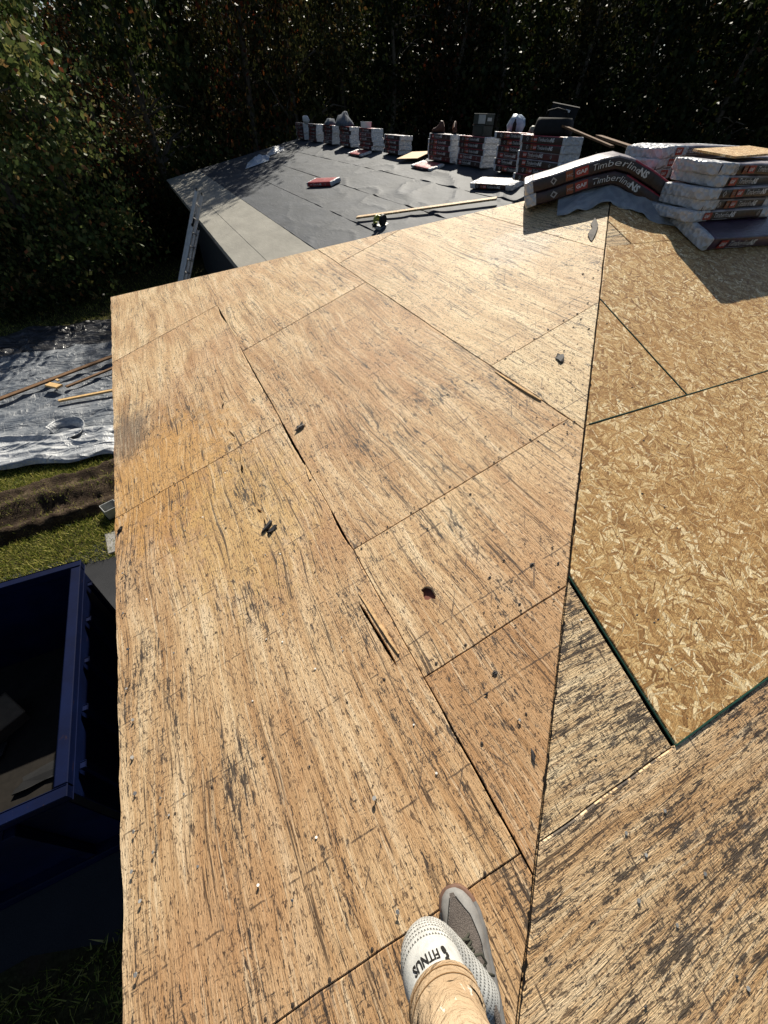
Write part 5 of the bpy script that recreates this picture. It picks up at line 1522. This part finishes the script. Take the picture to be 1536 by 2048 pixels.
# ================================================================== TREES
def leaf_mesh(name, env, n_clump, per, lsize, seed, mat, sag=0.25):
    """crown of leaf-sized faces in clumps through the crown's volume"""
    g = np.random.default_rng(seed)
    cl = []
    while len(cl) < n_clump:
        z = g.uniform(0, 1); r = env(z)
        a = g.uniform(0, 2 * math.pi); q = math.sqrt(g.uniform(.05, 1)) * r * g.uniform(.75, 1.12)
        cl.append((q * math.cos(a), q * math.sin(a), z))
    V = []; 
    cl = np.array(cl)
    idx = g.integers(0, len(cl), n_clump * per)
    base = cl[idx]
    sig = g.uniform(.18, .62, len(cl))[idx][:, None]
    H = HEIGHT[0]
    pos = base * np.array([1, 1, H]) + g.normal(0, 1, (len(idx), 3)) * sig * np.array([1, 1, .8])
    pos[:, 2] -= np.abs(g.normal(0, sag, len(idx)))
    N = len(pos)
    # leaf axes: hang down and outwards
    ax_ = g.normal(0, 1, (N, 3)); ax_[:, 2] -= .8
    ax_ /= np.linalg.norm(ax_, axis=1)[:, None]
    ref = g.normal(0, 1, (N, 3)); sd_ = np.cross(ax_, ref); sd_ /= np.linalg.norm(sd_, axis=1)[:, None]
    L = lsize * g.uniform(.6, 1.35, N)[:, None]
    p0 = pos; p1 = pos + ax_ * L * .45 + sd_ * L * .34; p2 = pos + ax_ * L; p3 = pos + ax_ * L * .45 - sd_ * L * .34
    V = np.stack([p0, p1, p2, p3], 1).reshape(-1, 3)
    me = bpy.data.meshes.new(name)
    me.vertices.add(len(V)); me.vertices.foreach_set('co', V.astype(np.float32).ravel())
    me.loops.add(N * 4); me.polygons.add(N)
    me.loops.foreach_set('vertex_index', np.arange(N * 4, dtype=np.int32))
    me.polygons.foreach_set('loop_start', np.arange(0, N * 4, 4, dtype=np.int32))
    me.materials.append(mat)
    me.update(); me.validate()
    return me
HEIGHT = [11.0]
def trunk_mesh(seed, h, spread):
    g = random.Random(seed)
    mb = MB()
    pts = []; x = y = 0
    for k in range(9):
        pts.append((x, y, h * k / 8)); x += g.uniform(-.18, .18); y += g.uniform(-.18, .18)
    mb.tube(pts, [max(.02, .20 * (1 - k / 8.5) ** .8) for k in range(9)], 9)
    for k in range(16):
        t = g.uniform(.22, .92); b = Vector(pts[int(t * 8)]); a = g.uniform(0, 6.28); L = spread * (1.05 - t * .55) * g.uniform(.6, 1.1)
        d = Vector((math.cos(a), math.sin(a), g.uniform(.35, .9)))
        r0 = .085 * (1.1 - t)
        p1 = b + d * L * .4; p2 = p1 + Vector((d.x, d.y, d.z * .5)) * L * .4; p3 = p2 + Vector((d.x, d.y, -.1)) * L * .3
        mb.tube([b, p1, p2, p3], [r0, r0 * .7, r0 * .42, .012], 6)
        for j in range(2):
            q = p1.lerp(p2, g.random()); e_ = Vector((g.uniform(-1, 1), g.uniform(-1, 1), g.uniform(.1, .8))) * L * .35
            mb.tube([q, q + e_ * .5, q + e_ * .95 + Vector((0, 0, -.1))], [r0 * .4, r0 * .25, .008], 5)
    return mesh('trunk', mb.v, mb.f, M_BARK, None, True)
ENV = [lambda z: 3.0 * math.sin(math.pi * min(1, max(.0, (z * .9 + .12)))) ** .7, lambda z: 2.5 * (1.12 - z) ** .55 * min(1, z * 6 + .35), lambda z: 3.3 * math.sin(math.pi * (z * .82 + .16)) ** .55]
CROWNS = []
for k in range(6):
    HEIGHT[0] = (11.0, 12.0, 10.5, 11.5, 12.5, 10.0)[k]
    CROWNS.append((leaf_mesh('crown', ENV[k % 3], 130, 90, (.19, .16, .21, .17, .19, .17)[k], 50 + k, M_LEAF[(0, 1, 0, 2, 1, 0)[k]]), trunk_mesh(90 + k, HEIGHT[0] * .95, 2.6), HEIGHT[0]))
KINDS = ['tree with small mixed green leaves', 'slender olive-leaved tree', 'broad dark green tree', 'tree with rusty autumn leaves among green', 'tall olive-leaved tree', 'low bushy green tree']
WHERE = []
def tree(k, x, y, s, rz, label, sz=1.0, tone=1.0):
    cr, tr_, h = CROWNS[k]
    e_ = tag(empty('tree', (x, y, GZ - .1), (0, 0, rz)), label, 'tree', 'trees of the wood behind the house')
    e_.scale = (s, s, s * sz)
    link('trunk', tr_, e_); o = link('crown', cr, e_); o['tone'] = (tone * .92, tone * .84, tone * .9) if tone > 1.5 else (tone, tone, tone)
tg_ = random.Random(11)
ORDW = ['first', 'second', 'third', 'fourth', 'fifth', 'sixth', 'seventh', 'eighth', 'ninth', 'tenth', 'eleventh', 'twelfth', 'thirteenth', 'fourteenth', 'fifteenth', 'sixteenth', 'seventeenth', 'eighteenth', 'nineteenth', 'twentieth', 'twenty-first', 'twenty-second']
# front row follows the edge of the yard, from the far left round to the right: azimuth, distance, kind, size, height stretch
FRONT = [(-15, 21, 1, 1.0, 1.0), (-10.5, 20, 0, .95, 1.0), (-6.5, 22, 5, .9, 1.05), (-2, 26, 3, .80, .82), (3.2, 28, 2, 1.05, 1.22), (8, 29.5, 4, .85, .95), (12.5, 29.5, 3, 1.05, 1.35), (17, 30, 1, 1.1, 1.3),
         (22, 30.5, 4, 1.0, 1.05), (27, 31, 0, 1.05, 1.0), (32.5, 31, 3, 1.0, 1.0), (38, 31, 2, 1.1, 1.0), (44, 31, 1, 1.05, 1.0), (50, 30.5, 0, 1.0, 1.0), (56, 30, 2, 1.1, 1.0), (62, 30, 4, 1.0, 1.0)]
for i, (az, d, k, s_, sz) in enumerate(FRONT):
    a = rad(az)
    tree(k, d * math.sin(a), d * math.cos(a), s_, tg_.uniform(0, 6), '%s, %s from the left in the front row' % (KINDS[k], ORDW[i]), sz, 2.7 if az < -4 else 1.8 if az < 1 else .8 if az < 24 else .42)  # tone paints sunlit brightness into left crowns, backlit darkness into right ones
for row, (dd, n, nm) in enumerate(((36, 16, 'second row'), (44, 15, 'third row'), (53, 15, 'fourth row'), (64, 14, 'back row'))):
    j = 0
    for i in range(n):
        az = -14 + 77 * i / (n - 1) + tg_.uniform(-1.0, 1.0)
        if -4.5 < az < 0 or (5 < az < 8.5): continue
        k = tg_.randrange(6); a = rad(az); d = dd + tg_.uniform(-1.5, 1.5)
        tree(k, d * math.sin(a), d * math.cos(a), tg_.uniform(1.1, 1.3) + row * .22, tg_.uniform(0, 6), '%s, %s from the left in the %s' % (KINDS[k], ORDW[j], nm), 1.0, .9 if az < 20 else .42); j += 1  # lower tone puts backlit darkness into the right-hand crown colours
# undergrowth bushes closing the wood's edge
HEIGHT[0] = 2.6
BUSH = [leaf_mesh('foliage', lambda z: 2.0 * math.sin(math.pi * (z * .8 + .18)) ** .6, 60, 110, .13, 70 + k, M_LEAF[(0, 2)[k]], .1) for k in range(2)]
BST = []
for k in range(2):
    mb = MB(); g = random.Random(k)
    for j in range(7):
        a = g.uniform(0, 6.28); mb.tube([(0, 0, 0), (.4 * math.cos(a), .4 * math.sin(a), 1.0), (1.0 * math.cos(a), 1.0 * math.sin(a), 2.0)], [.03, .02, .008], 5)
    BST.append(mesh('stem', mb.v, mb.f, M_BARK))
for i in range(18):
    az = -14 + 77 * i / 17; a = rad(az); d = (19.5 if az < -12 else 25.5 if az < 10 else 28.2) + tg_.uniform(-.6, .6)
    k = i % 2
    e_ = tag(empty('bush', (d * math.sin(a), d * math.cos(a), GZ - .05), (0, 0, tg_.uniform(0, 6))), '%s bush, %s from the left along the foot of the wood' % (('green', 'reddish green')[k], ORDW[i]), 'bush', 'bushes at the foot of the wood')
    e_.scale = [tg_.uniform(.9, 1.3)] * 3
    link('stem', BST[k], e_); o = link('foliage', BUSH[k], e_); o['tone'] = (.6, .6, .6)
